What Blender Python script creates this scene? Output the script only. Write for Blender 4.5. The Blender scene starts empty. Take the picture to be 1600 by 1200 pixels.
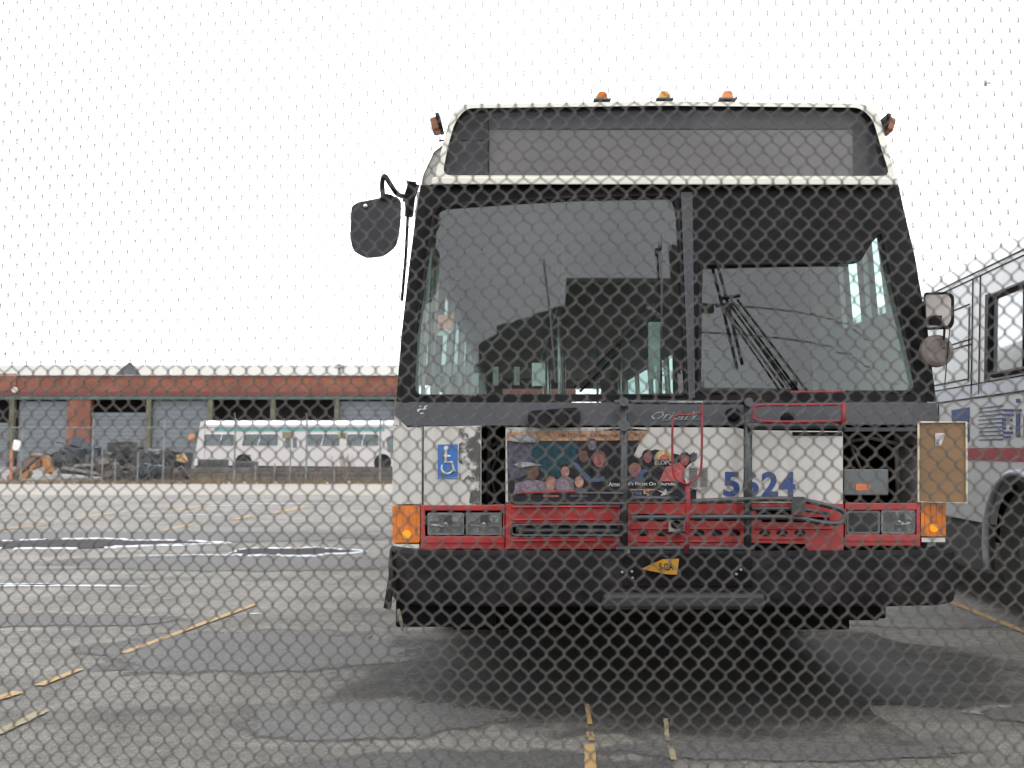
import bpy, math, random
import numpy as np
from mathutils import Vector, Matrix
random.seed(7); np.random.seed(7)
scene = bpy.context.scene
COL = scene.collection

# ------------------------------------------------------------------ camera
F = 1385.0; CAMZ = 1.2; PITCH = math.radians(4.21)
cd = bpy.data.cameras.new('camera'); cam = bpy.data.objects.new('camera', cd); COL.objects.link(cam)
cam.location = (0, 0, CAMZ); cam.rotation_euler = (math.pi/2 + PITCH, 0, 0)
cd.sensor_width = 36; cd.lens = F/1600*36; cd.clip_start = 0.05; cd.clip_end = 2000
cd.dof.use_dof = True; cd.dof.focus_distance = 4.4; cd.dof.aperture_fstop = 3.3
scene.camera = cam
# ------------------------------------------------------------------ world: overcast
w = bpy.data.worlds.new("World"); scene.world = w; w.use_nodes = True
nt = w.node_tree; nt.nodes.clear()
def N(nt, t, **kw):
    n = nt.nodes.new(t)
    for k, v in kw.items(): setattr(n, k, v)
    return n
out = N(nt, 'ShaderNodeOutputWorld'); bg = N(nt, 'ShaderNodeBackground')
sky = N(nt, 'ShaderNodeTexSky', sky_type='NISHITA'); sky.sun_disc = False
SUN_EL, SUN_ROT = math.radians(52), math.radians(-140)
sky.sun_elevation = SUN_EL; sky.sun_rotation = SUN_ROT; sky.air_density = 1.2; sky.dust_density = 4
tc = N(nt, 'ShaderNodeTexCoord'); nz = N(nt, 'ShaderNodeTexNoise'); nz.inputs['Scale'].default_value = 2.2; nz.inputs['Detail'].default_value = 5
mp = N(nt, 'ShaderNodeMapping'); mp.inputs['Scale'].default_value = (1, 1, 3)
cr = N(nt, 'ShaderNodeValToRGB')
cr.color_ramp.elements[0].position = .35; cr.color_ramp.elements[0].color = (19.0, 19.6, 20.6, 1)
cr.color_ramp.elements[1].position = .7; cr.color_ramp.elements[1].color = (25, 25, 25, 1)
mx = N(nt, 'ShaderNodeMix', data_type='RGBA'); mx.inputs[0].default_value = .9
L = nt.links.new
L(tc.outputs['Generated'], mp.inputs[0]); L(mp.outputs[0], nz.inputs[0]); L(nz.outputs[0], cr.inputs[0])
L(sky.outputs[0], mx.inputs[6]); L(cr.outputs[0], mx.inputs[7]); L(mx.outputs[2], bg.inputs[0])
bg.inputs[1].default_value = 0.14; L(bg.outputs[0], out.inputs[0])
sd = bpy.data.lights.new('sun', 'SUN'); so = bpy.data.objects.new('sun', sd); COL.objects.link(so)
sd.energy = 0.5; sd.angle = math.radians(25); sd.color = (1, .96, .9)
so.rotation_euler = (math.pi/2 - SUN_EL, 0, math.radians(40)); so.location = (-5, -5, 20)
scene.view_settings.view_transform = 'Standard'; scene.view_settings.look = 'None'
scene.view_settings.exposure = 0.0; scene.view_settings.gamma = 1
scene.render.engine = 'CYCLES'
scene.cycles.max_bounces = 8; scene.cycles.transparent_max_bounces = 16

# ------------------------------------------------------------------ pixel measuring (1600x1200 photograph) -> rays
SP, CP = math.sin(PITCH), math.cos(PITCH)
def ray(px, py):
    u = (px-800)/F; v = (600-py)/F
    return u, CP - SP*v, SP + CP*v
def at(px, py, Y):
    u, f, z = ray(px, py); t = Y/f
    return Vector((u*t, Y, CAMZ+z*t))
def ground(px, py, z=0.0):
    u, f, k = ray(px, py); t = (z-CAMZ)/k
    return Vector((u*t, f*t, z))

# ------------------------------------------------------------------ materials
MATS = {}
def mat(name, col, rough=.6, metal=0, var=.12, scale=6, bump=0.0, bscale=60, dirt=None, dirt_amt=.5, dscale=3, spec=.5, streak=False, coat=0):
    if name in MATS: return MATS[name]
    m = bpy.data.materials.new(name); m.use_nodes = True; t = m.node_tree
    b = t.nodes['Principled BSDF']; l = t.links.new
    b.inputs['Roughness'].default_value = rough; b.inputs['Metallic'].default_value = metal
    b.inputs['Specular IOR Level'].default_value = spec; b.inputs['Coat Weight'].default_value = coat
    tc = N(t, 'ShaderNodeTexCoord'); n = N(t, 'ShaderNodeTexNoise'); n.inputs['Scale'].default_value = scale; n.inputs['Detail'].default_value = 6
    l(tc.outputs['Object'], n.inputs[0])
    r = N(t, 'ShaderNodeValToRGB'); r.color_ramp.elements[0].position = .3; r.color_ramp.elements[1].position = .7
    r.color_ramp.elements[0].color = tuple(c*(1-var) for c in col)+(1,); r.color_ramp.elements[1].color = tuple(min(1, c*(1+var)) for c in col)+(1,)
    l(n.outputs[0], r.inputs[0]); src = r.outputs[0]
    if dirt:
        n2 = N(t, 'ShaderNodeTexNoise'); n2.inputs['Scale'].default_value = dscale; n2.inputs['Detail'].default_value = 8; n2.inputs['Roughness'].default_value = .7
        mpn = N(t, 'ShaderNodeMapping')
        if streak: mpn.inputs['Scale'].default_value = (3, 3, .35)
        l(tc.outputs['Object'], mpn.inputs[0]); l(mpn.outputs[0], n2.inputs[0])
        r2 = N(t, 'ShaderNodeValToRGB'); r2.color_ramp.elements[0].position = .5; r2.color_ramp.elements[1].position = .72
        r2.color_ramp.elements[0].color = (0, 0, 0, 1); r2.color_ramp.elements[1].color = (dirt_amt,)*3+(1,)
        l(n2.outputs[0], r2.inputs[0])
        x = N(t, 'ShaderNodeMix', data_type='RGBA'); l(r2.outputs[0], x.inputs[0]); l(src, x.inputs[6]); x.inputs[7].default_value = tuple(dirt)+(1,); src = x.outputs[2]
    l(src, b.inputs['Base Color'])
    rr = N(t, 'ShaderNodeMapRange'); rr.inputs[3].default_value = max(.02, rough-.12); rr.inputs[4].default_value = min(1, rough+.15)
    l(n.outputs[0], rr.inputs[0]); l(rr.outputs[0], b.inputs['Roughness'])
    if bump:
        n3 = N(t, 'ShaderNodeTexNoise'); n3.inputs['Scale'].default_value = bscale; n3.inputs['Detail'].default_value = 4
        l(tc.outputs['Object'], n3.inputs[0]); bp = N(t, 'ShaderNodeBump'); bp.inputs['Strength'].default_value = bump; bp.inputs['Distance'].default_value = .01
        l(n3.outputs[0], bp.inputs['Height']); l(bp.outputs[0], b.inputs['Normal'])
    MATS[name] = m; return m
def glassmat(name, tint=(.6, .75, .7), ior=1.65, rough=.03, film=.06, filmcol=(.3, .33, .33)):
    if name in MATS: return MATS[name]
    m = bpy.data.materials.new(name); m.use_nodes = True; t = m.node_tree; t.nodes.clear(); l = t.links.new
    o = N(t, 'ShaderNodeOutputMaterial'); tr = N(t, 'ShaderNodeBsdfTransparent'); tr.inputs[0].default_value = tint+(1,)
    gl = N(t, 'ShaderNodeBsdfGlossy'); gl.inputs['Roughness'].default_value = rough; gl.inputs[0].default_value = (.95, .98, 1, 1)
    f0 = 1.6*((ior-1)/(ior+1))**2          # two faces of a thin pane
    geo = N(t, 'ShaderNodeNewGeometry'); dt = N(t, 'ShaderNodeVectorMath', operation='DOT_PRODUCT'); l(geo.outputs['Incoming'], dt.inputs[0]); l(geo.outputs['Normal'], dt.inputs[1])
    ab = N(t, 'ShaderNodeMath', operation='ABSOLUTE'); l(dt.outputs['Value'], ab.inputs[0]); om = N(t, 'ShaderNodeMath', operation='SUBTRACT'); om.inputs[0].default_value = 1; l(ab.outputs[0], om.inputs[1])
    pw = N(t, 'ShaderNodeMath', operation='POWER'); l(om.outputs[0], pw.inputs[0]); pw.inputs[1].default_value = 5; pw.use_clamp = True
    fr = N(t, 'ShaderNodeMath', operation='MULTIPLY_ADD'); l(pw.outputs[0], fr.inputs[0]); fr.inputs[1].default_value = 1-f0; fr.inputs[2].default_value = f0; fr.use_clamp = True
    df = N(t, 'ShaderNodeBsdfDiffuse'); df.inputs[0].default_value = filmcol+(1,)
    tcn = N(t, 'ShaderNodeTexCoord'); nn = N(t, 'ShaderNodeTexNoise'); nn.inputs['Scale'].default_value = 4; nn.inputs['Detail'].default_value = 8
    mr = N(t, 'ShaderNodeMapRange'); mr.inputs[1].default_value = .3; mr.inputs[2].default_value = .8; mr.inputs[3].default_value = film*.4; mr.inputs[4].default_value = film*1.8
    l(tcn.outputs['Object'], nn.inputs[0]); l(nn.outputs[0], mr.inputs[0])
    m1 = N(t, 'ShaderNodeMixShader'); m2 = N(t, 'ShaderNodeMixShader')
    l(mr.outputs[0], m1.inputs[0]); l(tr.outputs[0], m1.inputs[1]); l(df.outputs[0], m1.inputs[2])
    l(fr.outputs[0], m2.inputs[0]); l(m1.outputs[0], m2.inputs[1]); l(gl.outputs[0], m2.inputs[2]); l(m2.outputs[0], o.inputs[0])
    MATS[name] = m; return m

WHITE = mat('weathered white paint', (.40, .385, .36), .45, var=.06, dirt=(.22, .19, .155), dirt_amt=.45, dscale=2.5, streak=True, bump=.05, bscale=8)
WHITE_CLEAN = mat('white frame paint', (.46, .445, .39), .45, var=.08, dirt=(.3, .27, .2), dirt_amt=.4)
SCUFF = mat('scuffed white paint', (.40, .385, .36), .6, var=.06, dirt=(.05, .05, .046), dirt_amt=1.0, dscale=11, bump=.1, bscale=30)
for _n in SCUFF.node_tree.nodes:
    if _n.type == 'VALTORGB' and _n.color_ramp.elements[1].color[0] > .99: _n.color_ramp.elements[0].position = .44; _n.color_ramp.elements[1].position = .52
RED = mat('faded red paint', (.27, .020, .020), .38, var=.22, scale=9, dirt=(.12, .03, .03), dirt_amt=.6, dscale=7, streak=False, bump=.12, bscale=20)
BLACKP = mat('black paint', (.006, .006, .007), .4, var=.3, dirt=(.02, .018, .017), dirt_amt=.5, spec=.06)
CHAR = mat('charcoal paint', (.030, .032, .039), .5, var=.15, dirt=(.05, .045, .042), dirt_amt=.5, dscale=5, spec=.3)
RUB = mat('black rubber', (.009, .009, .0105), .85, var=.3, dirt=(.035, .032, .03), dirt_amt=.6, dscale=6, bump=.2, bscale=40, spec=.15)
DARK = mat('dark void', (.004, .004, .0045), .9, var=.3, spec=.1)
AMBER = mat('amber lens', (.46, .12, .006), .2, var=.25, scale=14, coat=.6, bump=.1, bscale=90)
ORANGE_DK = mat('aged amber lens', (.2, .05, .012), .35, var=.35, scale=12)
CHROME = mat('dull chrome', (.55, .55, .55), .25, metal=1, var=.15, dirt=(.2, .18, .15), dirt_amt=.5)
STEELRED = mat('red enamel tube', (.20, .016, .024), .5, var=.3, spec=.25, dirt=(.1, .03, .03), dirt_amt=.4)
RACKB = mat('black tube', (.020, .023, .026), .4, var=.3, dirt=(.08, .07, .06), dirt_amt=.4)
BROWN = mat('bare brown board', (.165, .098, .048), .85, var=.12, scale=4, dirt=(.10, .062, .034), dirt_amt=.6, dscale=5, bump=.15)
BOXGREY = mat('grey electrical box', (.085, .095, .097), .5, var=.15, dirt=(.07, .07, .06), dirt_amt=.6)
BLUE = mat('blue vinyl', (.013, .036, .135), .5, var=.12, dirt=(.3, .3, .3), dirt_amt=.1, dscale=20)
SIGNBLUE = mat('blue sign', (.02, .105, .33), .5, var=.06)
PAPER = mat('pale paper', (.42, .43, .41), .8, var=.08)
PLATE = mat('yellow number plate', (.34, .165, .012), .45, var=.12, dirt=(.3, .12, .02), dirt_amt=.6, dscale=20)
WSH = glassmat('windshield glass', (.62, .74, .71), 1.46, .012, .022)
SGL = glassmat('side window glass', (.6, .74, .70), 1.45, .02, .03)
SGN = glassmat('sign glass', (.66, .66, .67), 1.14, .08, .05, (.16, .16, .17))
SHOE = mat('dark interior trim', (.045, .042, .04), .7, var=.25)
SEATM = mat('seat moulding', (.07, .08, .095), .6, var=.2)
TYRE = mat('tyre rubber', (.022, .022, .022), .85, var=.3, bump=.3, bscale=30)
GREYP = mat('grey skirt', (.038, .038, .040), .6, var=.15, dirt=(.04, .035, .03), dirt_amt=.5)
STRIPE = mat('red stripe vinyl', (.24, .025, .032), .5, var=.1)

# ------------------------------------------------------------------ mesh building
class MB:
    def __init__(s): s.v = []; s.f = []
    def add(s, vs, fs):
        o = len(s.v); s.v += [tuple(v) for v in vs]; s.f += [tuple(i+o for i in f) for f in fs]; return s
    def box(s, x0, x1, y0, y1, z0, z1):
        return s.add([(x0,y0,z0),(x1,y0,z0),(x1,y1,z0),(x0,y1,z0),(x0,y0,z1),(x1,y0,z1),(x1,y1,z1),(x0,y1,z1)],
            [(0,3,2,1),(4,5,6,7),(0,1,5,4),(1,2,6,5),(2,3,7,6),(3,0,4,7)])
    def obox(s, c, size, rot=(0,0,0)):
        from mathutils import Euler
        R = Euler(rot).to_matrix(); hx, hy, hz = [a/2 for a in size]; c = Vector(c)
        P = [c + R @ Vector(p) for p in [(-hx,-hy,-hz),(hx,-hy,-hz),(hx,hy,-hz),(-hx,hy,-hz),(-hx,-hy,hz),(hx,-hy,hz),(hx,hy,hz),(-hx,hy,hz)]]
        return s.add(P, [(0,3,2,1),(4,5,6,7),(0,1,5,4),(1,2,6,5),(2,3,7,6),(3,0,4,7)])
    def tube(s, pts, r, n=8, caps=True):
        pts = [Vector(p) for p in pts]; rs = r if isinstance(r, (list, tuple)) else [r]*len(pts)
        ring = []; prevn = None
        for i, p in enumerate(pts):
            d = (pts[min(i+1, len(pts)-1)] - pts[max(i-1, 0)]).normalized()
            a = prevn if prevn is not None else (Vector((0,0,1)) if abs(d.z) < .9 else Vector((1,0,0)))
            a = (a - d*a.dot(d)).normalized(); b = d.cross(a); prevn = a
            ring.append([p + (a*math.cos(2*math.pi*k/n) + b*math.sin(2*math.pi*k/n))*rs[i] for k in range(n)])
        vs = [v for r_ in ring for v in r_]; fs = []
        for i in range(len(pts)-1):
            for k in range(n): fs.append((i*n+k, i*n+(k+1)%n, (i+1)*n+(k+1)%n, (i+1)*n+k))
        if caps: fs.append(tuple(range(n))[::-1]); fs.append(tuple((len(pts)-1)*n+k for k in range(n)))
        return s.add(vs, fs)
    def lathe(s, c, prof, axis='x', n=32):   # prof: (offset along axis, radius)
        vs = []; fs = []
        for a, r in prof:
            for k in range(n):
                t = 2*math.pi*k/n
                vs.append((c[0]+a, c[1]+r*math.cos(t), c[2]+r*math.sin(t)) if axis == 'x' else ((c[0]+r*math.cos(t), c[1]+a, c[2]+r*math.sin(t)) if axis == 'y' else (c[0]+r*math.cos(t), c[1]+r*math.sin(t), c[2]+a)))
        for i in range(len(prof)-1):
            for k in range(n): fs.append((i*n+k, i*n+(k+1)%n, (i+1)*n+(k+1)%n, (i+1)*n+k))
        fs.append(tuple(range(n))); fs.append(tuple((len(prof)-1)*n+k for k in range(n)))
        return s.add(vs, fs)
    def loft(s, secs, close=False):
        n = len(secs[0]); vs = [p for q in secs for p in q]; fs = []
        for i in range(len(secs)-1):
            for k in range(n if close else n-1): fs.append((i*n+k, i*n+(k+1)%n, (i+1)*n+(k+1)%n, (i+1)*n+k))
        if close: fs.append(tuple(range(n))[::-1]); fs.append(tuple((len(secs)-1)*n+k for k in range(n)))
        return s.add(vs, fs)
    def build(s, name, m, parent=None, origin=None, smooth=False, bevel=0, fixn=True):
        import bmesh
        if origin is None: origin = ROOT.get(parent.name, Vector((0,0,0))) if parent else Vector((0,0,0))
        me = bpy.data.meshes.new(name)
        me.from_pydata([tuple(Vector(v)-origin) for v in s.v], [], s.f)
        if fixn and len(s.f) < 60000:
            bm = bmesh.new(); bm.from_mesh(me); bmesh.ops.recalc_face_normals(bm, faces=bm.faces); bm.to_mesh(me); bm.free()
        me.materials.append(m)
        if smooth:
            me.polygons.foreach_set('use_smooth', [True]*len(me.polygons))
        o = bpy.data.objects.new(name, me); COL.objects.link(o)
        if parent: o.parent = parent; ROOT[o.name] = origin
        else: o.location = origin; ROOT[o.name] = origin
        if bevel:
            b = o.modifiers.new('bevel', 'BEVEL'); b.width = bevel; b.segments = 2; b.limit_method = 'ANGLE'
        return o
ROOT = {}
def thing(name, loc, label, cat, group=None):
    o = bpy.data.objects.new(name, None); COL.objects.link(o); o.location = loc; o.empty_display_size = .2
    o['label'] = label; o['category'] = cat
    if group: o['group'] = group
    ROOT[o.name] = Vector(loc); return o
def tag(o, label, cat, group=None):
    o['label'] = label; o['category'] = cat
    if group: o['group'] = group
    return o
def struct(o, kind='structure'): o['kind'] = kind; return o

def fill(polys, mp, off=0.0, thick=0.01, sx=60, sy=60, mb=None):
    """even-odd polygons in 2D -> slab mesh through mapper mp(a, b, off)"""
    mb = mb or MB()
    xs = sorted({round(p[0], 3) for q in polys for p in q})
    full = [xs[0]]
    for a in xs[1:]:
        k = max(1, int(math.ceil((a-full[-1])/sx))); b = full[-1]
        full += [b+(a-b)*i/k for i in range(1, k+1)]
    edges = [(q[i], q[(i+1) % len(q)]) for q in polys for i in range(len(q))]
    vid = {}; P2 = []; faces = []
    def V(x, y):
        k = (round(x, 2), round(y, 2))
        if k not in vid: vid[k] = len(P2); P2.append((x, y))
        return vid[k]
    for x0, x1 in zip(full[:-1], full[1:]):
        if x1-x0 < 1e-6: continue
        xm = (x0+x1)/2; act = []
        for (a, b) in edges:
            if a[0] > b[0]: a, b = b, a
            if a[0] <= xm < b[0]:
                f = lambda x, a=a, b=b: a[1]+(b[1]-a[1])*(x-a[0])/(b[0]-a[0])
                act.append((f(xm), f(x0), f(x1)))
        act.sort()
        for i in range(0, len(act)-1, 2):
            A, B = act[i], act[i+1]
            n = max(1, int(math.ceil(abs(B[0]-A[0])/sy)))
            for j in range(n):
                q = [V(x0, A[1]+(B[1]-A[1])*j/n), V(x1, A[2]+(B[2]-A[2])*j/n), V(x1, A[2]+(B[2]-A[2])*(j+1)/n), V(x0, A[1]+(B[1]-A[1])*(j+1)/n)]
                q2 = []
                for k in q:
                    if k not in q2: q2.append(k)
                if len(q2) > 2: faces.append(q2)
    n = len(P2)
    vs = [mp(x, y, off) for x, y in P2]; fs = [tuple(f) for f in faces]
    if thick:
        vs += [mp(x, y, off-thick) for x, y in P2]; fs += [tuple(i+n for i in f[::-1]) for f in faces]
        cnt = {}
        for f in faces:
            for i in range(len(f)):
                a, b = f[i], f[(i+1) % len(f)]; k = (min(a, b), max(a, b)); cnt.setdefault(k, []).append((a, b))
        for k, l_ in cnt.items():
            if len(l_) == 1: a, b = l_[0]; fs.append((b, a, a+n, b+n))
    return mb.add(vs, fs)
def rect(x0, y0, x1, y1, r=0, n=4):
    if not r: return [(x0, y0), (x1, y0), (x1, y1), (x0, y1)]
    p = []
    for cx, cy, a0 in ((x1-r, y0+r, -90), (x1-r, y1-r, 0), (x0+r, y1-r, 90), (x0+r, y0+r, 180)):
        for i in range(n+1):
            a = math.radians(a0+90*i/n); p.append((cx+r*math.cos(a), cy+r*math.sin(a)))
    return p
def circ(cx, cy, rx, ry=None, n=20):
    ry = ry or rx
    return [(cx+rx*math.cos(2*math.pi*i/n), cy+ry*math.sin(2*math.pi*i/n)) for i in range(n)]
def rounded(poly, r, n=4):
    out = []; m = len(poly)
    for i in range(m):
        p = Vector(poly[i]); a = Vector(poly[i-1]); b = Vector(poly[(i+1) % m])
        da = (a-p); db = (b-p); ra = min(r, da.length*.45, db.length*.45)
        p0 = p+da.normalized()*ra; p1 = p+db.normalized()*ra
        for k in range(n+1):
            t = k/n; q = p0*(1-t)**2 + p*2*t*(1-t) + p1*t*t; out.append((q.x, q.y))
    return out
def text2d(s, box, shear=0, weight=0, spacing=1.0):
    """returns (verts2d, faces) of the text fitted into the box (x0,y0 top-left, x1,y1)"""
    cu = bpy.data.curves.new('t', 'FONT'); cu.body = s; cu.shear = shear; cu.offset = weight; cu.space_character = spacing; cu.resolution_u = 4
    ob = bpy.data.objects.new('t', cu); COL.objects.link(ob)
    dg = bpy.context.evaluated_depsgraph_get(); dg.update()
    me = bpy.data.meshes.new_from_object(ob.evaluated_get(dg))
    vs = [(v.co.x, v.co.y) for v in me.vertices]; fs = [tuple(p.vertices) for p in me.polygons]
    bpy.data.objects.remove(ob); bpy.data.curves.remove(cu); bpy.data.meshes.remove(me)
    xs = [v[0] for v in vs]; ys = [v[1] for v in vs]; x0, y0, x1, y1 = box
    X = lambda v: x0+(v[0]-min(xs))/(max(xs)-min(xs))*(x1-x0); Yf = lambda v: y1-(v[1]-min(ys))/(max(ys)-min(ys))*(y1-y0)
    return [(X(v), Yf(v)) for v in vs], fs
def textmesh(s, box, mp, off, **kw):
    v, f = text2d(s, box, **kw); return MB().add([mp(a, b, off) for a, b in v], f)

# ================================================================== GROUND
def ground_material():
    m = bpy.data.materials.new('worn asphalt'); m.use_nodes = True; t = m.node_tree; l = t.links.new; b = t.nodes['Principled BSDF']
    tc = N(t, 'ShaderNodeTexCoord')
    def noise(sc, det, rgh=.6, sxy=None):
        n = N(t, 'ShaderNodeTexNoise'); n.inputs['Scale'].default_value = sc; n.inputs['Detail'].default_value = det; n.inputs['Roughness'].default_value = rgh
        if sxy:
            mm = N(t, 'ShaderNodeMapping'); mm.inputs['Scale'].default_value = sxy; l(tc.outputs['Object'], mm.inputs[0]); l(mm.outputs[0], n.inputs[0])
        else: l(tc.outputs['Object'], n.inputs[0])
        return n
    def ramp(src, stops):
        r = N(t, 'ShaderNodeValToRGB'); e = r.color_ramp.elements
        while len(e) < len(stops): e.new(.5)
        for i, (p, c) in enumerate(stops): e[i].position = p; e[i].color = (c if isinstance(c, tuple) else (c, c, c))+(1,)
        l(src, r.inputs[0]); return r
    def mul(a, b_, f=1.0):
        x = N(t, 'ShaderNodeMix', data_type='RGBA', blend_type='MULTIPLY'); x.inputs[0].default_value = f; l(a, x.inputs[6]); l(b_, x.inputs[7]); return x.outputs[2]
    base = ramp(noise(.35, 6, .6).outputs[0], [(.3, (.157, .148, .134)), (.5, (.220, .207, .187)), (.7, (.250, .236, .215))])
    st = ramp(noise(.8, 9, .68, (1, 2.2, 1)).outputs[0], [(.36, .45), (.5, .92), (.62, 1.0)])
    ag = ramp(noise(85, 4, .8).outputs[0], [(.34, .38), (.5, .98), (.64, 1.5)])
    ag2 = ramp(noise(16, 6, .75).outputs[0], [(.34, .60), (.5, 1.0), (.66, 1.3)])
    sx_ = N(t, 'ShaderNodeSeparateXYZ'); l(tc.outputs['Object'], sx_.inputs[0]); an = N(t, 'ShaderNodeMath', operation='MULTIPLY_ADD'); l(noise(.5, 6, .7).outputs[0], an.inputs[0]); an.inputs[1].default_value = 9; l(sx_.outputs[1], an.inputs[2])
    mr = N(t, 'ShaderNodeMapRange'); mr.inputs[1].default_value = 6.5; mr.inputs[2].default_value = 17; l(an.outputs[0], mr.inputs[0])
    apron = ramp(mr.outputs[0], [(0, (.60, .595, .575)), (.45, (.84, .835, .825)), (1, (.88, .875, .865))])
    oil = ramp(noise(1.3, 8, .72).outputs[0], [(.40, .50), (.52, .9), (.62, 1.0)])
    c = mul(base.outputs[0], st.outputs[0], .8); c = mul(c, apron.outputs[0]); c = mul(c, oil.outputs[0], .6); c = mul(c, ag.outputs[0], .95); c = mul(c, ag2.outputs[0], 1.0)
    v = N(t, 'ShaderNodeTexVoronoi', feature='DISTANCE_TO_EDGE'); v.inputs['Scale'].default_value = .55
    dn = noise(1.8, 6, .7); ad = N(t, 'ShaderNodeMix', data_type='RGBA', blend_type='ADD'); ad.inputs[0].default_value = .5
    l(tc.outputs['Object'], ad.inputs[6]); l(dn.outputs['Color'], ad.inputs[7]); l(ad.outputs[2], v.inputs['Vector'])
    ck = ramp(v.outputs['Distance'], [(.0, .5), (.008, 1.0)]); c = mul(c, ck.outputs[0], .5)
    l(c, b.inputs['Base Color']); b.inputs['Roughness'].default_value = .85
    bp = N(t, 'ShaderNodeBump'); bp.inputs['Strength'].default_value = .5; bp.inputs['Distance'].default_value = .01
    l(ag.outputs[0], bp.inputs['Height']); l(bp.outputs[0], b.inputs['Normal'])
    return m
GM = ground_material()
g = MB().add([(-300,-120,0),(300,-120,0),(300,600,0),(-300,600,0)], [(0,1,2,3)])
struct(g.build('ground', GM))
MAT_PATCH = mat('dark patch asphalt', (.085, .083, .078), .7, var=.35, scale=3, bump=.4, bscale=80, dirt=(.19, .18, .17), dirt_amt=.7, dscale=9)
MAT_LINE = mat('worn yellow line paint', (.27, .17, .06), .75, var=.2, scale=20, dirt=(.17, .16, .148), dirt_amt=.95, dscale=26, bump=.3, bscale=80)
MAT_LINE2 = mat('almost gone yellow paint', (.26, .22, .12), .8, var=.2, scale=20, dirt=(.19, .18, .165), dirt_amt=1.0, dscale=5, bump=.3, bscale=80)
MAT_PALE = mat('pale concrete strip', (.215, .195, .168), .85, var=.12, scale=1, dirt=(.16, .145, .125), dirt_amt=.4, bump=.2)
MAT_ICE = mat('old snow', (.42, .44, .47), .6, var=.2, bump=.4, bscale=20)
MAT_WATER = mat('wet asphalt', (.035, .034, .035), .9, var=.3, spec=.1)
MAT_LINE3 = mat('yellow paint traces', (.185, .155, .085), .8, var=.2, scale=20, dirt=(.15, .14, .13), dirt_amt=1.0, dscale=40)
def gsheet(name, pts, z, m, wob=0.0, seg=14, kind='structure'):
    out = []; n = len(pts)
    for i in range(n):
        a, b = Vector(pts[i]), Vector(pts[(i+1) % n])
        for k in range(seg if wob else 1):
            p = a.lerp(b, k/(seg if wob else 1))
            d = 1 + 0*p.x
            out.append(Vector((p.x+random.uniform(-wob, wob), p.y+random.uniform(-wob, wob)*.6, z)))
    return struct(MB().add(out, [tuple(range(len(out)))]).build(name, m, fixn=False), kind)
# pale concrete strip before the far fence
gsheet('pavement', [(-60, 23.3), (20, 23.3), (20, 30.8), (-60, 30.8)], .006, MAT_PALE)
def line(p0, p1, wid, m, z=.008):
    a, b = ground(*p0), ground(*p1); d = (b-a); d.z = 0; nrm = Vector((-d.y, d.x, 0)).normalized()*wid/2
    pts = []; n = 16
    for s in (1, -1):
        rng = range(n+1) if s == 1 else range(n, -1, -1)
        for k in rng:
            q = a.lerp(b, k/n)+nrm*s*random.uniform(.8, 1.1); pts.append((q.x, q.y))
    return gsheet('road_marking', pts, z, m)
for p0, p1, wd, mm in [((192, 1022), (400, 945), .06, MAT_LINE), ((60, 1073), (126, 1047), .055, MAT_LINE), ((-60, 1112), (28, 1083), .075, MAT_LINE),
        ((-30, 1160), (70, 1112), .06, MAT_LINE3), 
        ((1486, 942), (1640, 1004), .07, MAT_LINE), ((255, 829), (302, 820), .12, MAT_LINE), ((-10, 829), (82, 819), .12, MAT_LINE), ((265, 799), (322, 790), .16, MAT_LINE),
        ((430, 802), (478, 791), .16, MAT_LINE), ((365, 812), (395, 806), .14, MAT_LINE), ((110, 812), (210, 797), .12, MAT_LINE2)]:
    line(p0, p1, wd, mm)
def blob(name, cx, cy, rx, ry, z, m, kind='structure', n=40, jag=.18, ph=0):
    """blob on the ground, sized in metres about the ground point seen at (cx, cy)"""
    c = ground(cx, cy); pts = []
    for k in range(n):
        a = 2*math.pi*k/n
        r = 1 + jag*(math.sin(3*a+ph)+.6*math.sin(7*a+2*ph)+.5*random.uniform(-1, 1))
        pts.append((c.x+rx*r*math.cos(a), c.y+ry*r*math.sin(a), z))
    return struct(MB().add(pts, [tuple(range(n))]).build(name, m, fixn=False), kind)
def blob_at(name, x, y, rx, ry, z, m, n=64, jag=.16, ph=0, kind='structure'):
    pts = []
    for k in range(n):
        a = 2*math.pi*k/n; r = 1+jag*(math.sin(2*a+ph)+.7*math.sin(5*a+2*ph)+.45*math.sin(11*a+ph)+.5*random.uniform(-1, 1)); pts.append((x+rx*r*math.cos(a), y+ry*r*math.sin(a), z))
    return struct(MB().add(pts, [tuple(range(n))]).build(name, m, fixn=False), kind)
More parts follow.
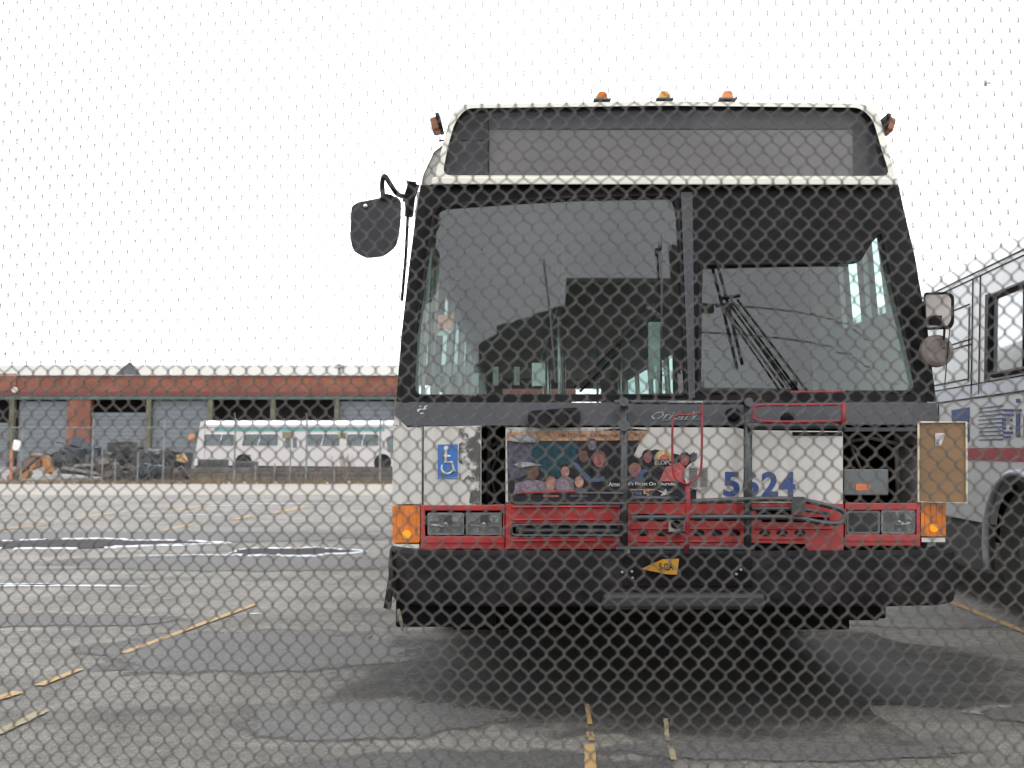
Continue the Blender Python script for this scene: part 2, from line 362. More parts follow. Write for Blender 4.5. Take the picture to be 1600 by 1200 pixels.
def stain_shade_mat(name, col, lo=.42, hi=.62, sc=2.2, edge=True):
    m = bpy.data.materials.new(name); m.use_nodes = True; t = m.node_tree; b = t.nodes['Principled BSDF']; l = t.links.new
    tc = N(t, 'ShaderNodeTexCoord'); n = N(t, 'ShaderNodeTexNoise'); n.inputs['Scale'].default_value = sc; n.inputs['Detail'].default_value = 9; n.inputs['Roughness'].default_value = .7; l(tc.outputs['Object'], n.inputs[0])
    # fades out towards the rim of the stain or painted shadow through the generated bounding-box coordinates
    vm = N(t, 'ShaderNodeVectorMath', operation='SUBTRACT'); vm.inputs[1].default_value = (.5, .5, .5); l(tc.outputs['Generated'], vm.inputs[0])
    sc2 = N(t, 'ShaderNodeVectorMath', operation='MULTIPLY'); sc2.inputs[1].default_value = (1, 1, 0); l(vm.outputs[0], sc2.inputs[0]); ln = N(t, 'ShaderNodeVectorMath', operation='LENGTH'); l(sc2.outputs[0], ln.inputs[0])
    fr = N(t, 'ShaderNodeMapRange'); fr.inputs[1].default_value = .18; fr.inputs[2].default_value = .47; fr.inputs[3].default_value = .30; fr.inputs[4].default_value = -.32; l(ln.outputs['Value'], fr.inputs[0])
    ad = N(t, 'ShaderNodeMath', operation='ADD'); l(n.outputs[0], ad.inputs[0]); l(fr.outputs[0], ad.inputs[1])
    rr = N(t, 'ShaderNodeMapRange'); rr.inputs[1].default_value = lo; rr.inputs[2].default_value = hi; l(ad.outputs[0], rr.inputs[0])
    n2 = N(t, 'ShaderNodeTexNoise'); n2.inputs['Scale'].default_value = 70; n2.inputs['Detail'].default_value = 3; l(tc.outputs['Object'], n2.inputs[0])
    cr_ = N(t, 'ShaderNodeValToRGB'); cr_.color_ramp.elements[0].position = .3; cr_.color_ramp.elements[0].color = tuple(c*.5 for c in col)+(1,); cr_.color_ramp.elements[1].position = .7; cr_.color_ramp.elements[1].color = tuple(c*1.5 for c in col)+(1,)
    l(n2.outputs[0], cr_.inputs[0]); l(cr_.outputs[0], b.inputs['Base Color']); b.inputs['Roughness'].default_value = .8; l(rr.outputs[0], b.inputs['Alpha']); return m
OIL_SHADOW = stain_shade_mat('oil and painted bus shadow', (.010, .0095, .009), .22, .60, 2.2); WETP = stain_shade_mat('damp asphalt', (.062, .060, .057), .40, .54, 3.0); WETD = stain_shade_mat('wet asphalt patch', (.045, .043, .041), .34, .46, 4.0)
blob_at('oil_shadow', .85, 5.0, 1.75, 1.6, .0045, OIL_SHADOW, ph=1)  # oil stain darkened and widened to paint in the bus's ground shadow
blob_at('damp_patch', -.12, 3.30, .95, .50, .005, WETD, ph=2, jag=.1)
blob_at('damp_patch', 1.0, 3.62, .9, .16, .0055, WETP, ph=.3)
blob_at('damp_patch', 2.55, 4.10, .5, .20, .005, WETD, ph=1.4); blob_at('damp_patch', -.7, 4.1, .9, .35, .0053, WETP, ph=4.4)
blob_at('damp_patch', -1.5, 5.4, 1.3, .7, .0052, WETP, ph=3.4)
blob_at('damp_patch', -3.6, 6.3, 1.4, .35, .0054, WETP, ph=.9)
blob_at('damp_patch', -2.6, 9.4, 2.6, .8, .0054, WETP, ph=2.9)
blob_at('damp_patch', -5.5, 12.2, 4.6, 1.1, .0056, WETP, ph=1.9)
blob('asphalt_patch', 1640, 1112, .42, .10, .004, MAT_PATCH, ph=2, jag=.05)
blob('asphalt_patch', 1445, 966, 1.0, .35, .004, MAT_PATCH, ph=.4, jag=.06)
blob('asphalt_patch', 140, 885, 1.3, .25, .004, MAT_PATCH, ph=2.4)
blob('asphalt_patch', 420, 828, 4.5, .35, .004, MAT_PATCH, ph=1.3)
for a_, b_, w_, m_l in [((917, 1102), (922, 1134), .022, MAT_LINE), ((921, 1146), (925, 1160), .03, MAT_LINE), ((921, 1166), (925, 1260), .045, MAT_LINE), ((1040, 1125), (1043, 1160), .02, MAT_LINE3), ((1048, 1168), (1053, 1190), .025, MAT_LINE3)]: line(a_, b_, w_, m_l)
def ice_puddle(px, py, rx, ry, ph):
    c = ground(px, py); n = 56; rin = []; rout = []
    for k in range(n):
        a = 2*math.pi*k/n; r = 1+.16*math.sin(2*a+ph)+.12*math.sin(5*a+ph)+.05*math.sin(11*a)+random.uniform(-.05, .05)
        rin.append((c.x+rx*r*math.cos(a), c.y+ry*r*math.sin(a)))
        o = 1 + (.05+.10*abs(math.sin(3*a+ph)))*(1 if random.random() > .12 else .2)
        rout.append((c.x+rx*r*(1+(o-1)*.5)*math.cos(a), c.y+ry*r*o*1.08*math.sin(a)))
    struct(MB().add([(x, y, .008) for x, y in rin], [tuple(range(n))]).build('puddle', MAT_WATER, fixn=False))
    m = MB(); vs = [(x, y, .010) for x, y in rin]+[(x, y, .004) for x, y in rout]+[((x+X)/2, (y+Y)/2, .022) for (x, y), (X, Y) in zip(rin, rout)]
    fs = []
    for k in range(n):
        j = (k+1) % n
        if random.random() < .22: continue
        fs += [(k, j, 2*n+j, 2*n+k), (2*n+k, 2*n+j, n+j, n+k)]
    m.add(vs, fs); struct(m.build('snow', MAT_ICE, smooth=True), 'stuff')
ice_puddle(60, 851, 1.75, .55, .5); ice_puddle(458, 863, .62, .42, 1.7)
for px, py, rx, ry in [(40, 916, .75, .07), (10, 914, .5, .05), (440, 787, 1.3, .07), (360, 790, .5, .05), (315, 804, .4, .05), (395, 960, .05, .015), (250, 853, .5, .05), (640, 965, .04, .03), (330, 868, .7, .04)]:
    blob('snow', px, py, rx, ry, .007, MAT_ICE, 'stuff', jag=.35, ph=px)

# ================================================================== CHAIN LINK FENCE IN FRONT (the lens looks through it)
FA, FV = .0312, .0394        # diamond width, twist-to-twist height
def fence_y(x): return 1.60 + .085*(np.sqrt(x*x+.06)-x) - .02
def near_fence():
    root = thing('chain_link_fence', (0, float(fence_y(np.array(0.0))), 0), 'fine mesh grey chain link fence filling the near foreground, seen through', 'fence')
    p = FA/2; nx = int(4.6/p); nz = int(2.36/FV); S = 5
    # one picket: flattened spiral, x from 0 to p
    rw = .00132; e = .0006; hb = .0034
    cell = np.array([(-e, hb*-.95, .0022), (-e*1.6, 0, 0), (-e, hb*.95, -.0022), (p*.5, FV/4, -.0012),
                     (p+e, FV/2-hb*.95, -.0022), (p+e*1.6, FV/2, 0), (p+e, FV/2+hb*.95, .0022), (p*.5, FV*.75, .0012)])
    allv = []; allf = []; base = 0
    ang = np.arange(S)/S*2*np.pi
    for i in range(nx):
        x0 = -2.3+i*p; flip = i % 2
        c = np.tile(cell, (nz, 1)); kk = np.repeat(np.arange(nz), 8)
        x = c[:, 0]+x0; yy = c[:, 2].copy(); z = .03+kk*FV+c[:, 1]+(FV/2 if flip else 0)
        P = np.stack([x, yy, z], 1)
        d = np.gradient(P, axis=0); d /= np.linalg.norm(d, axis=1)[:, None]
        a = np.cross(d, np.array([0., 1., 0.])); a /= np.linalg.norm(a, axis=1)[:, None]; b = np.cross(d, a)
        R = P[:, None, :] + rw*(np.cos(ang)[None, :, None]*a[:, None, :]+np.sin(ang)[None, :, None]*b[:, None, :])
        n = len(P); V = R.reshape(-1, 3); allv.append(V)
        ii = np.arange(n-1)[:, None]*S; k = np.arange(S)[None, :]; k2 = (k+1) % S
        f = np.stack([ii+k, ii+k2, ii+S+k2, ii+S+k], -1).reshape(-1, 4)+base; allf.append(f); base += n*S
    V = np.concatenate(allv); Fc = np.concatenate(allf)
    x, z = V[:, 0].copy(), V[:, 2].copy()
    # sag and stretch of a real fence
    V[:, 1] += fence_y(x) + .012*np.sin(x*2.1+z*1.3) + .006*np.sin(z*4+x*3)
    V[:, 0] += .006*np.sin(z*1.7+.5) + .0022*np.sin(x*5+z*7) - .035*np.clip(-x-.1, 0, 9)*np.clip(1.5-z, -1, 1)*.5
    V[:, 2] += .0025*np.sin(x*6.1)+.0015*np.sin(x*13+z*5) + .004*np.sin(x*1.3)
    V[:, 1] -= float(fence_y(np.array(0.0)))
    me = bpy.data.meshes.new('wire_mesh'); me.vertices.add(len(V)); me.vertices.foreach_set('co', V.ravel())
    me.loops.add(len(Fc)*4); me.loops.foreach_set('vertex_index', Fc.ravel().astype(np.int32))
    me.polygons.add(len(Fc)); me.polygons.foreach_set('loop_start', np.arange(len(Fc))*4); me.polygons.foreach_set('use_smooth', np.ones(len(Fc), dtype=bool))
    me.update(); me.validate()
    me.materials.append(mat('rusty galvanised wire', (.066, .059, .051), .6, metal=.0, var=.35, scale=40, dirt=(.056, .037, .026), dirt_amt=.6, dscale=9))
    o = bpy.data.objects.new('wire_mesh', me); COL.objects.link(o); o.parent = root
    GALV = mat('galvanised post', (.36, .37, .37), .45, metal=.6, var=.15, dirt=(.2, .15, .1), dirt_amt=.4)
    for x in (-2.32, 2.32):
        y = float(fence_y(np.array(x)))+.035
        q = MB().tube([(x, y, 0), (x, y, 2.46)], .03, 14); q.lathe((x, y, 2.46), [(0, .033), (.03, .028), (.045, .01)], 'z', 14); q.build('post', GALV, root, smooth=True)
    MB().tube([(x, float(fence_y(np.array(x)))+.03, 2.41) for x in np.linspace(-2.32, 2.32, 14)], .021, 12).build('top_rail', GALV, root, smooth=True)
near_fence()
# a scrap of dead leaf caught in the wire
lp = at(1541, 132, 1.585); lf = MB()
for k in range(9):
    a = k*.7; c = lp+Vector((.006*math.cos(a*1.7), -.004, .004*math.sin(a*2.3))); r = .0028
    lf.add([c+Vector((r*math.cos(a), .002*k % .005, r*math.sin(a))), c+Vector((r*1.8*math.cos(a+2), .002, r*math.sin(a+2))), c+Vector((r*math.cos(a+4), -.002, r*1.4*math.sin(a+4)))], [(0, 1, 2)])
tag(lf.build('dead_leaf', mat('dead leaf', (.2, .17, .13), .8), origin=lp, fixn=False), 'tiny crumpled grey leaf scrap caught high in the wire mesh', 'leaf')

# ================================================================== MAIN BUS
XC, HW = .725, 1.27
PROF = [(.2, 4.07), (1.30, 4.07), (1.33, 4.085), (1.46, 4.12), (2.53, 4.27), (2.60, 4.28), (3.0, 4.40), (3.2, 4.5)]
def prof(z):
    for (z0, y0), (z1, y1) in zip(PROF[:-1], PROF[1:]):
        if z <= z1: return y0+(y1-y0)*max(0, (z-z0))/(z1-z0)
    return PROF[-1][1]
def plan(x): u = min(1.2, abs(x-XC)/HW); return .03*u*u + .07*u**8
def BP(px, py, off=0.0):
    u, f, k = ray(px, py); Y = 4.1
    for _ in range(7):
        t = Y/f; Y = .5*Y+.5*(prof(CAMZ+k*t)+plan(u*t)-off)
    for _ in range(12):
        t = Y/f; Y = .3*Y+.7*(prof(CAMZ+k*t)+plan(u*t)-off)
    return Vector((u*t, Y, CAMZ+k*t))
BUS = thing('city_bus', (XC, 4.07, 0), 'large white and red city bus facing the camera, with a bicycle rack on its front', 'bus')
def bfill(name, polys, m, off=0.0, thick=.015, parent=None, bevel=0, sx=40, sy=60):
    return fill(polys, BP, off, thick, sx, sy).build(name, m, parent or BUS, bevel=bevel)
def btube(pts, off, r, n=8, mb=None):
    offs = off if isinstance(off, (list, tuple)) else [off]*len(pts)
    return (mb or MB()).tube([BP(p[0], p[1], o) for p, o in zip(pts, offs)], r, n)
def smoothpath(pts, n=5):
    out = []
    P = [Vector(p) for p in pts]; P = [P[0]]+P+[P[-1]]
    for i in range(1, len(P)-2):
        for k in range(n):
            t = k/n; q = .5*((2*P[i])+(P[i+1]-P[i-1])*t+(2*P[i-1]-5*P[i]+4*P[i+1]-P[i+2])*t*t+(3*P[i]-P[i-1]-3*P[i+1]+P[i+2])*t**3); out.append(tuple(q))
    out.append(tuple(P[-2])); return out

# --- windshield surround
lglass = rounded([(681, 322), (735, 318), (900, 308), (1052, 305), (1060, 330), (1074, 618), (645, 619), (650, 520)], 16)
rglass = rounded([(1095, 414), (1340, 410), (1362, 374), (1377, 362), (1403, 480), (1432, 606), (1418, 613), (1092, 613)], 12)
surround = [(657, 289), (1404, 289), (1414, 335), (1430, 402), (1450, 525), (1463, 628), (619, 628), (627, 525), (641, 402), (650, 335)]
bfill('windshield_surround', [surround, lglass, rglass], BLACKP, 0, .05, sx=25, sy=30)
def inset(p, d):
    cx = sum(a for a, b in p)/len(p); cy = sum(b for a, b in p)/len(p)
    return [(a+(d if a > cx else -d), b+(d if b > cy else -d)) for a, b in p]
wl = bfill('windshield', [inset(lglass, 3)], WSH, -.012, 0, sx=30, sy=40)
wr = bfill('windshield', [inset(rglass, 3)], WSH, -.014, 0, sx=30, sy=40)
for pl in (lglass, rglass): btube(pl+[pl[0]], .004, .009, 6).build('rubber_gasket', RUB, BUS, smooth=True)
bfill('cowl_panel', [[(619, 629), (1463, 629), (1469, 664), (614, 666)]], CHAR, .004, .06, bevel=.004)
# scratches on the cowl
m_ = MB()
for k in range(10):
    x, y = random.uniform(648, 665), random.uniform(634, 648); fill([[(x, y), (x+random.uniform(3, 9), y-random.uniform(0, 3)), (x+2, y+2)]], BP, .0065, .001, mb=m_)
m_.build('paint_chip', PAPER, BUS)
# pillar between panes, slightly proud
bfill('centre_pillar', [[(1064, 300), (1082, 300), (1086, 622), (1076, 622)]], CHAR, .012, .03, bevel=.003)
# --- destination sign cap
capo = rounded([(677, 288), (690, 232), (704, 182), (722, 163), (1040, 158), (1352, 162), (1374, 180), (1386, 225), (1402, 289)], 14)
caph = rounded([(691, 274), (700, 228), (711, 190), (728, 169), (1040, 165), (1344, 168), (1364, 186), (1376, 228), (1391, 275)], 14)
bfill('sign_frame', [capo, caph], WHITE_CLEAN, .0, .34, sx=25, sy=20, bevel=.004)
bfill('sign_glass', [inset(caph, 1)], SGN, -.02, 0, sx=30)
bfill('sign_box_back', [inset(capo, -6)], mat('sign backing', (.055, .055, .065), .7), -.12, .02, sx=40)
bfill('sign_display', [rect(765, 203, 1332, 282)], mat('grey roller blind', (.20, .19, .185), .8, var=.08, scale=3), -.075, .02, sx=40)
bfill('sign_display', [rect(765, 172, 1332, 201)], mat('dark roller blind', (.075, .078, .088), .8, var=.1), -.07, .02, sx=40)
m_ = MB(); fill([rect(686, 218, 763, 221)], BP, -.04, .01, mb=m_); fill([rect(762, 168, 764, 284)], BP, -.045, .01, mb=m_); m_.build('sign_divider', BLACKP, BUS)
bfill('drip_lip', [[(676, 277), (1403, 278), (1405, 289), (674, 288)]], WHITE_CLEAN, .045, .09, bevel=.006, sx=30)
# --- lower front panels
bfill('corner_panel', [[(616, 668), (659, 668), (659, 788), (612, 788)]], WHITE, .0, .03, bevel=.003)
dl = bfill('hatch_door', [[(663, 667), (752, 665), (752, 791), (662, 789)]], WHITE, .004, .02, bevel=.003)
bfill('flaking_paint', [[(716, 667), (751, 666), (751, 790), (733, 786), (736, 760), (722, 752), (738, 735), (716, 722), (710, 700), (724, 688)]], SCUFF, .0055, .001, dl)
wheelchair = MB(); 
sgn = bfill('access_sign', [rect(682, 693, 717, 748, 2)], SIGNBLUE, .007, .002, dl)
wc = MB()
btube([(697, 702), (696, 722), (706, 722), (709, 736), (712, 735)], .0085, .006, 6, wc); btube([(692, 712), (704, 713)], .0085, .005, 6, wc)
btube([(694+11*math.cos(a), 729+11*math.sin(a)) if False else (699+9*math.cos(a), 731+9*math.sin(a)) for a in np.linspace(-2.6, -6.0, 12)], .0085, .0045, 6, wc)
fill([circ(697, 700, 3.6)], BP, .0105, .003, mb=wc); btube([(683, 694), (716, 694), (716, 747), (683, 747), (683, 694)], .0075, .0025, 6, wc)
wc.build('access_symbol', PAPER, sgn)
bfill('hatch_recess', [rect(752, 664, 792, 800)], DARK, -.12, .02); 
mi = MB(); mi.tube([BP(760, 700, -.08), BP(785, 690, -.06)], .012, 8); mi.tube([BP(765, 668, -.05), BP(762, 790, -.07)], .009, 8); mi.tube(smoothpath([tuple(BP(770, 672, -.06)), tuple(BP(780, 705, -.05)), tuple(BP(768, 740, -.05)), tuple(BP(778, 786, -.06))]), .006, 6); mi.build('hose', RUB, BUS, smooth=True)
cp = bfill('centre_panel', [[(790, 668), (1150, 668), (1168, 672), (1317, 674), (1317, 789), (1240, 786), (790, 785)]], WHITE, .0, .03, bevel=.003)
bfill('panel_seam', [rect(1172, 672, 1175, 786)], BLACKP, .002, .003, cp)
bfill('panel_slot', [rect(1238, 675, 1316, 681)], BLACKP, .003, .003, cp)
# advertising poster: torn
AD = {n: mat('print '+n, tuple(.50*v+.008 for v in c), .6, var=.4, scale=60, spec=.15) for n, c in dict(peach=(.62, .35, .21), teal=(.012, .055, .075), night=(.02, .019, .026), slate=(.10, .10, .14), skin=(.52, .27, .21), skin_dark=(.16, .075, .06),
      pinkish=(.36, .13, .13), lilac=(.27, .21, .26), hair=(.03, .018, .014), blonde=(.33, .18, .12), blue=(.08, .13, .22), sun=(.68, .52, .24), hot=(.66, .13, .13), torn=(.57, .55, .51), foil=(.38, .39, .40)).items()}
poster = bfill('advert_poster', [[(792, 669), (984, 669), (1012, 672), (1000, 690), (990, 712), (998, 716), (1012, 706), (1024, 702), (1060, 710), (1068, 716), (1085, 706), (1088, 716), (1078, 742), (1088, 760), (1088, 784), (794, 784)]], AD['night'], .003, .002, cp)
def ad(name, polys, m, o=.0045): return bfill(name, polys, AD[m], o, .001, poster)
ad('print_band', [[(792, 673), (1012, 673), (1004, 688), (792, 689)]], 'peach'); ad('print_band', [[(792, 669), (960, 669), (940, 673), (792, 675)]], 'torn', .005)
ad('print_backdrop', [[(832, 690), (902, 690), (900, 728), (880, 748), (850, 742), (830, 720)]], 'teal')
ad('print_backdrop', [[(794, 690), (832, 690), (830, 740), (800, 750), (794, 730)]], 'slate', .0042)
def figure(x, y, r, skin, hair, cloth, w=2.2, h=3.0):
    ad('print_figure', [[(x-r*w, y+r*h), (x-r*w*.9, y+r*1.7), (x-r*.6, y+r*1.1), (x+r*.6, y+r*1.1), (x+r*w*.9, y+r*1.7), (x+r*w, y+r*h)]], cloth, .0055)
    ad('print_figure', [circ(x, y-r*.25, r*1.12, r*1.25, 14)], hair, .0065); ad('print_figure', [circ(x, y+r*.15, r*.82, r*1.05, 14)], skin, .0075)
figure(832, 740, 9, 'skin_dark', 'skin_dark', 'lilac', 3.3, 3.6); figure(861, 756, 8, 'skin', 'blonde', 'pinkish', 1.6, 2.6); figure(883, 736, 8, 'skin', 'hair', 'lilac', 1.8, 4.4); figure(905, 752, 8.5, 'skin', 'hair', 'slate', 1.7, 2.9)
figure(912, 712, 9, 'skin_dark', 'hair', 'night', 2.2, 3.6); figure(936, 718, 10, 'pinkish', 'skin_dark', 'night', 2.0, 4); figure(925, 695, 7, 'lilac', 'slate', 'slate', 1.7, 1.2)
figure(992, 736, 9, 'pinkish', 'blonde', 'slate', 2, 2.2); figure(1012, 714, 8, 'pinkish', 'hair', 'night', 1.6, 2.4); figure(1070, 718, 8, 'pinkish', 'hair', 'night', 1.2, 1.4)
ad('print_garment', [[(893, 722), (900, 722), (924, 748), (944, 744), (944, 752), (920, 754)]], 'blue', .0078); ad('print_garment', [circ(1006, 742, 9, 9)], 'blue', .0079); ad('print_garment', [circ(1013, 744, 8, 7)], 'night', .0085)
ad('print_garment', [[(1030, 752), (1040, 730), (1062, 722), (1076, 736), (1078, 752)]], 'hot', .008)
ad('print_sun', [[(1022+15*(1+math.cos(a)), 718-15*math.sin(a)) for a in np.linspace(0, math.pi, 14)]], 'sun', .0083); ad('print_sun', [[(1030+8*(1+math.cos(a)), 718-8*math.sin(a)) for a in np.linspace(0, math.pi, 10)]], 'hot', .009)
ad('print_patch', [rect(1080, 708, 1089, 718)], 'slate', .0088)
for s, b, m2, kw in [("BLOPO", (1023, 719, 1051, 726), AD['torn'], dict(weight=.02)), ("The 10 Shows  Comedy  You Want  TV", (872, 677, 1000, 684), AD['hair'], {}),
        ("Amer", (951, 753, 970, 760), PAPER, dict(weight=.01)), ("al's Finest On Thursday", (980, 753, 1058, 760), PAPER, dict(weight=.01)), ("5", (1004, 766, 1015, 777), AD['peach'], dict(weight=.02))]:
    textmesh(s, b, BP, .0105, **kw).build('print_lettering', m2, poster, fixn=False)
ad('print_rule', [rect(985, 764, 1024, 766)], 'peach', .009); ad('print_rule', [rect(993, 768, 1003, 774)], 'blue', .009)
ad('print_rule', [[(1025, 765), (1036, 768), (1040, 764), (1043, 769), (1052, 767), (1042, 773), (1032, 775), (1035, 770)]], 'torn', .009)
for poly, o in [([(794, 688), (812, 678), (838, 680), (842, 691), (815, 692)], .012), ([(803, 726), (814, 721), (830, 723), (848, 727), (828, 728), (812, 731)], .012), ([(799, 690), (818, 684), (835, 689), (812, 690)], .022)]: fill([poly], BP, o, .003).build('torn_foil', AD['foil'], poster)
# round louvred vent
vt = bfill('round_vent', [circ(1092, 743, 23, 23, 28)], WHITE, .014, .012, cp, bevel=.003)
lv = MB()
for k in range(9):
    y = 729+k*3.6
    for a, b in ((1077, 1090), (1094, 1106)): lv.add([BP(a, y, .015), BP(b, y, .015), BP(b, y+2.2, .024), BP(a, y+2.2, .024), BP(a, y+2.6, .015), BP(b, y+2.6, .015)], [(0, 1, 2, 3), (3, 2, 5, 4)])
lv.build('louvre', CHROME, vt)
for i, (ch, x0) in enumerate(zip("5624", (1130, 1160, 1190, 1217))):
    textmesh(ch, (x0, 737, x0+26, 776), BP, .003, weight=.035).build('fleet_number', BLUE, cp, fixn=False)
# emblem
textmesh("V", (1082, 643, 1096, 655), BP, .010, shear=.5).build('emblem', mat('tarnished chrome', (.20, .20, .20), .4, metal=.6, var=.3, scale=60), BUS, fixn=False)
textmesh("Orion", (1018, 643, 1076, 655), BP, .010, shear=.5).build('emblem', mat('tarnished chrome', (.20, .20, .20), .4, metal=.6, var=.3, scale=60), BUS, fixn=False)
MB().tube([BP(1034, 657, .010), BP(1097, 655, .010)], .002, 6).build('emblem_underline', MATS['tarnished chrome'], BUS)
# --- open hatch on the right
rc = BP(1376, 730)
bfill('hatch_recess', [rect(1300, 655, 1450, 810)], DARK, -.33, .02); _m = MB(); fill([rect(1311, 664, 1314, 800)], BP, -.04, .30, mb=_m); fill([rect(1314, 660, 1437, 663)], BP, -.06, .28, mb=_m); _m.build('recess_lining', DARK, BUS)
hb = MB(); fill([[(1317, 668), (1436, 668), (1436, 674), (1317, 674)]], BP, 0, .3, mb=hb); fill([[(1433, 674), (1437, 674), (1437, 790), (1433, 790)]], BP, 0, .3, mb=hb); hb.build('hatch_frame', CHAR, BUS)
bx_ = bfill('electrical_box', [rect(1318, 733, 1388, 774)], BOXGREY, -.06, .12, bevel=.006)
bfill('warning_label', [rect(1338, 756, 1360, 766)], mat('orange label', (.5, .12, .04), .6, var=.4, scale=120), -.059, .002, bx_)
pp = MB(); pp.tube([BP(1320, 690, -.1), BP(1360, 684, -.08), BP(1430, 700, -.1)], .010, 8); pp.tube([BP(1400, 680, -.12), BP(1404, 788, -.12)], .012, 8); pp.tube([BP(1330, 700, -.12), BP(1345, 733, -.1)], .008, 8); pp.build('cable', mat('grimy hose', (.06, .055, .045), .7), BUS, smooth=True)
od = MB()
hinge_t, hinge_b = BP(1434, 660, .01), BP(1434, 784, .01)
dx = Vector((.208, -.03, 0)); th = Vector((.004, .018, 0))
q = [hinge_t, hinge_t+dx, hinge_b+dx+Vector((0, 0, -.004)), hinge_b]
od.add(q+[p+th for p in q], [(0, 1, 2, 3), (7, 6, 5, 4), (0, 4, 5, 1), (1, 5, 6, 2), (2, 6, 7, 3), (3, 7, 4, 0)])
dr = od.build('hatch_door', BROWN, BUS, bevel=.003); dr['label'] = 'open hatch door showing its brown unpainted inner face'
rim = MB(); n_ = Vector((0, -.006, 0)); rim.tube([p+n_ for p in q]+[q[0]+n_], .005, 6); rim.build('door_rim', mat('cream edge', (.45, .40, .30), .6), dr)
c0 = q[0]+dx*.36+Vector((0, -.008, -.05)); MB().obox(c0+Vector((.02, 0, -.03)), (.05, .002, .06)).build('paper_label', mat('grey label', (.36, .33, .32), .7, var=.35, scale=90), dr)
# --- red band with lamps
bl = rounded([(656, 789), (790, 789), (790, 858), (656, 858)], 2)
def bezel(x0, x1, yb0, yb1, hole, name='headlight_bezel'):
    return bfill(name, [rect(x0, yb0, x1, yb1), rect(*hole)], RED, .012, .06, bevel=.004)
bezel(657, 789, 789, 858, (664, 798, 786, 838)); bezel(1320, 1438, 786, 853, (1322, 797, 1432, 835))
bfill('bezel_ridge', [rect(660, 846, 788, 848)], RED, .018, .01); bfill('bezel_ridge', [rect(1322, 843, 1436, 845)], RED, .018, .01)
bfill('lamp_recess', [rect(655, 790, 792, 850)], DARK, -.075, .01); bfill('lamp_recess', [rect(1316, 790, 1440, 848)], DARK, -.075, .01)
def lensmat():
    m = bpy.data.materials.new('fluted headlamp glass'); m.use_nodes = True; t = m.node_tree; b = t.nodes['Principled BSDF']; l = t.links.new
    b.inputs['Base Color'].default_value = (.33, .34, .33, 1); b.inputs['Metallic'].default_value = .85; b.inputs['Roughness'].default_value = .18
    b.inputs['Coat Weight'].default_value = .8
    tc = N(t, 'ShaderNodeTexCoord'); wv = N(t, 'ShaderNodeTexWave'); wv.inputs['Scale'].default_value = 28; wv.inputs['Distortion'].default_value = 1.5; wv.bands_direction = 'X'
    l(tc.outputs['Object'], wv.inputs[0]); bp = N(t, 'ShaderNodeBump'); bp.inputs['Strength'].default_value = .35; bp.inputs['Distance'].default_value = .006
    l(wv.outputs[0], bp.inputs['Height']); l(bp.outputs[0], b.inputs['Normal']); return m
LENS = lensmat()
def headlight(x0, y0, x1, y1, missing=False):
    rimm = bfill('headlight', [rect(x0, y0, x1, y1, 3), rect(x0+3.5, y0+3.5, x1-3.5, y1-3.5, 3)], mat('dull lamp rim', (.16, .16, .16), .4, metal=.5, var=.2) if not missing else BOXGREY, .004, .03, bevel=.002)
    m = MB(); n = 14; k = 10
    for i in range(n+1):
        for j in range(k+1):
            a, b = i/n*2-1, j/k*2-1
            dep = (.075*(a*a+b*b)/2-.06) if not missing else -.058
            m.v.append(tuple(BP(x0+3+(x1-x0-6)*i/n, y0+3+(y1-y0-6)*j/k, dep)))
    for i in range(n):
        for j in range(k): m.f.append((i*(k+1)+j, (i+1)*(k+1)+j, (i+1)*(k+1)+j+1, i*(k+1)+j+1))
    m.build('reflector', mat('lamp reflector', (.42, .43, .44), .16, metal=.9, var=.05, bump=.25, bscale=18) if not missing else BLACKP, rimm, smooth=True)
    m = MB()
    bulb = BP((x0+x1)/2, (y0+y1)/2, -.03)
    if not missing: m.lathe(bulb, [(-.012, .003), (-.008, .012), (.008, .014), (.03, .014)], 'y', 14); m.build('bulb', CHROME, rimm, smooth=True)
    bfill('lens', [rect(x0+3, y0+3, x1-3, y1-3, 3)], glassmat('headlamp glass', (.7, .72, .70), 1.4, .08, .10, (.3, .3, .29)) if not missing else glassmat('smoked glass', (.35, .37, .36), 1.3, .2, .2, (.1, .1, .1)), .006, 0, rimm)
headlight(668, 801, 725, 836); headlight(728, 801, 784, 836)
headlight(1323, 798, 1375, 834, True); headlight(1377, 797, 1431, 834)
def corner_lamp(x0, x1, y0, y1):
    l_ = bfill('turn_signal', [rect(x0, y0, x1, y1, 3)], AMBER, .014, .05, sx=8, bevel=.004)
    r_ = MB()
    for k in range(4): x = x0+6+k*(x1-x0-12)/3; btube([(x, y0+4), (x, y1-4)], .0145, .0022, 5, r_)
    r_.build('lens_rib', AMBER, l_); bfill('lamp_bulb', [circ((x0+x1)/2+1, y1-13, 7, 7)], mat('bright amber', (.95, .34, .01), .25), .017, .004, l_)
    bfill('side_marker', [rect(x0+1, y1+2, x1-1, y1+9)], WHITE_CLEAN, .01, .04, BUS)
corner_lamp(613, 656, 790, 848); corner_lamp(1439, 1478, 782, 838)
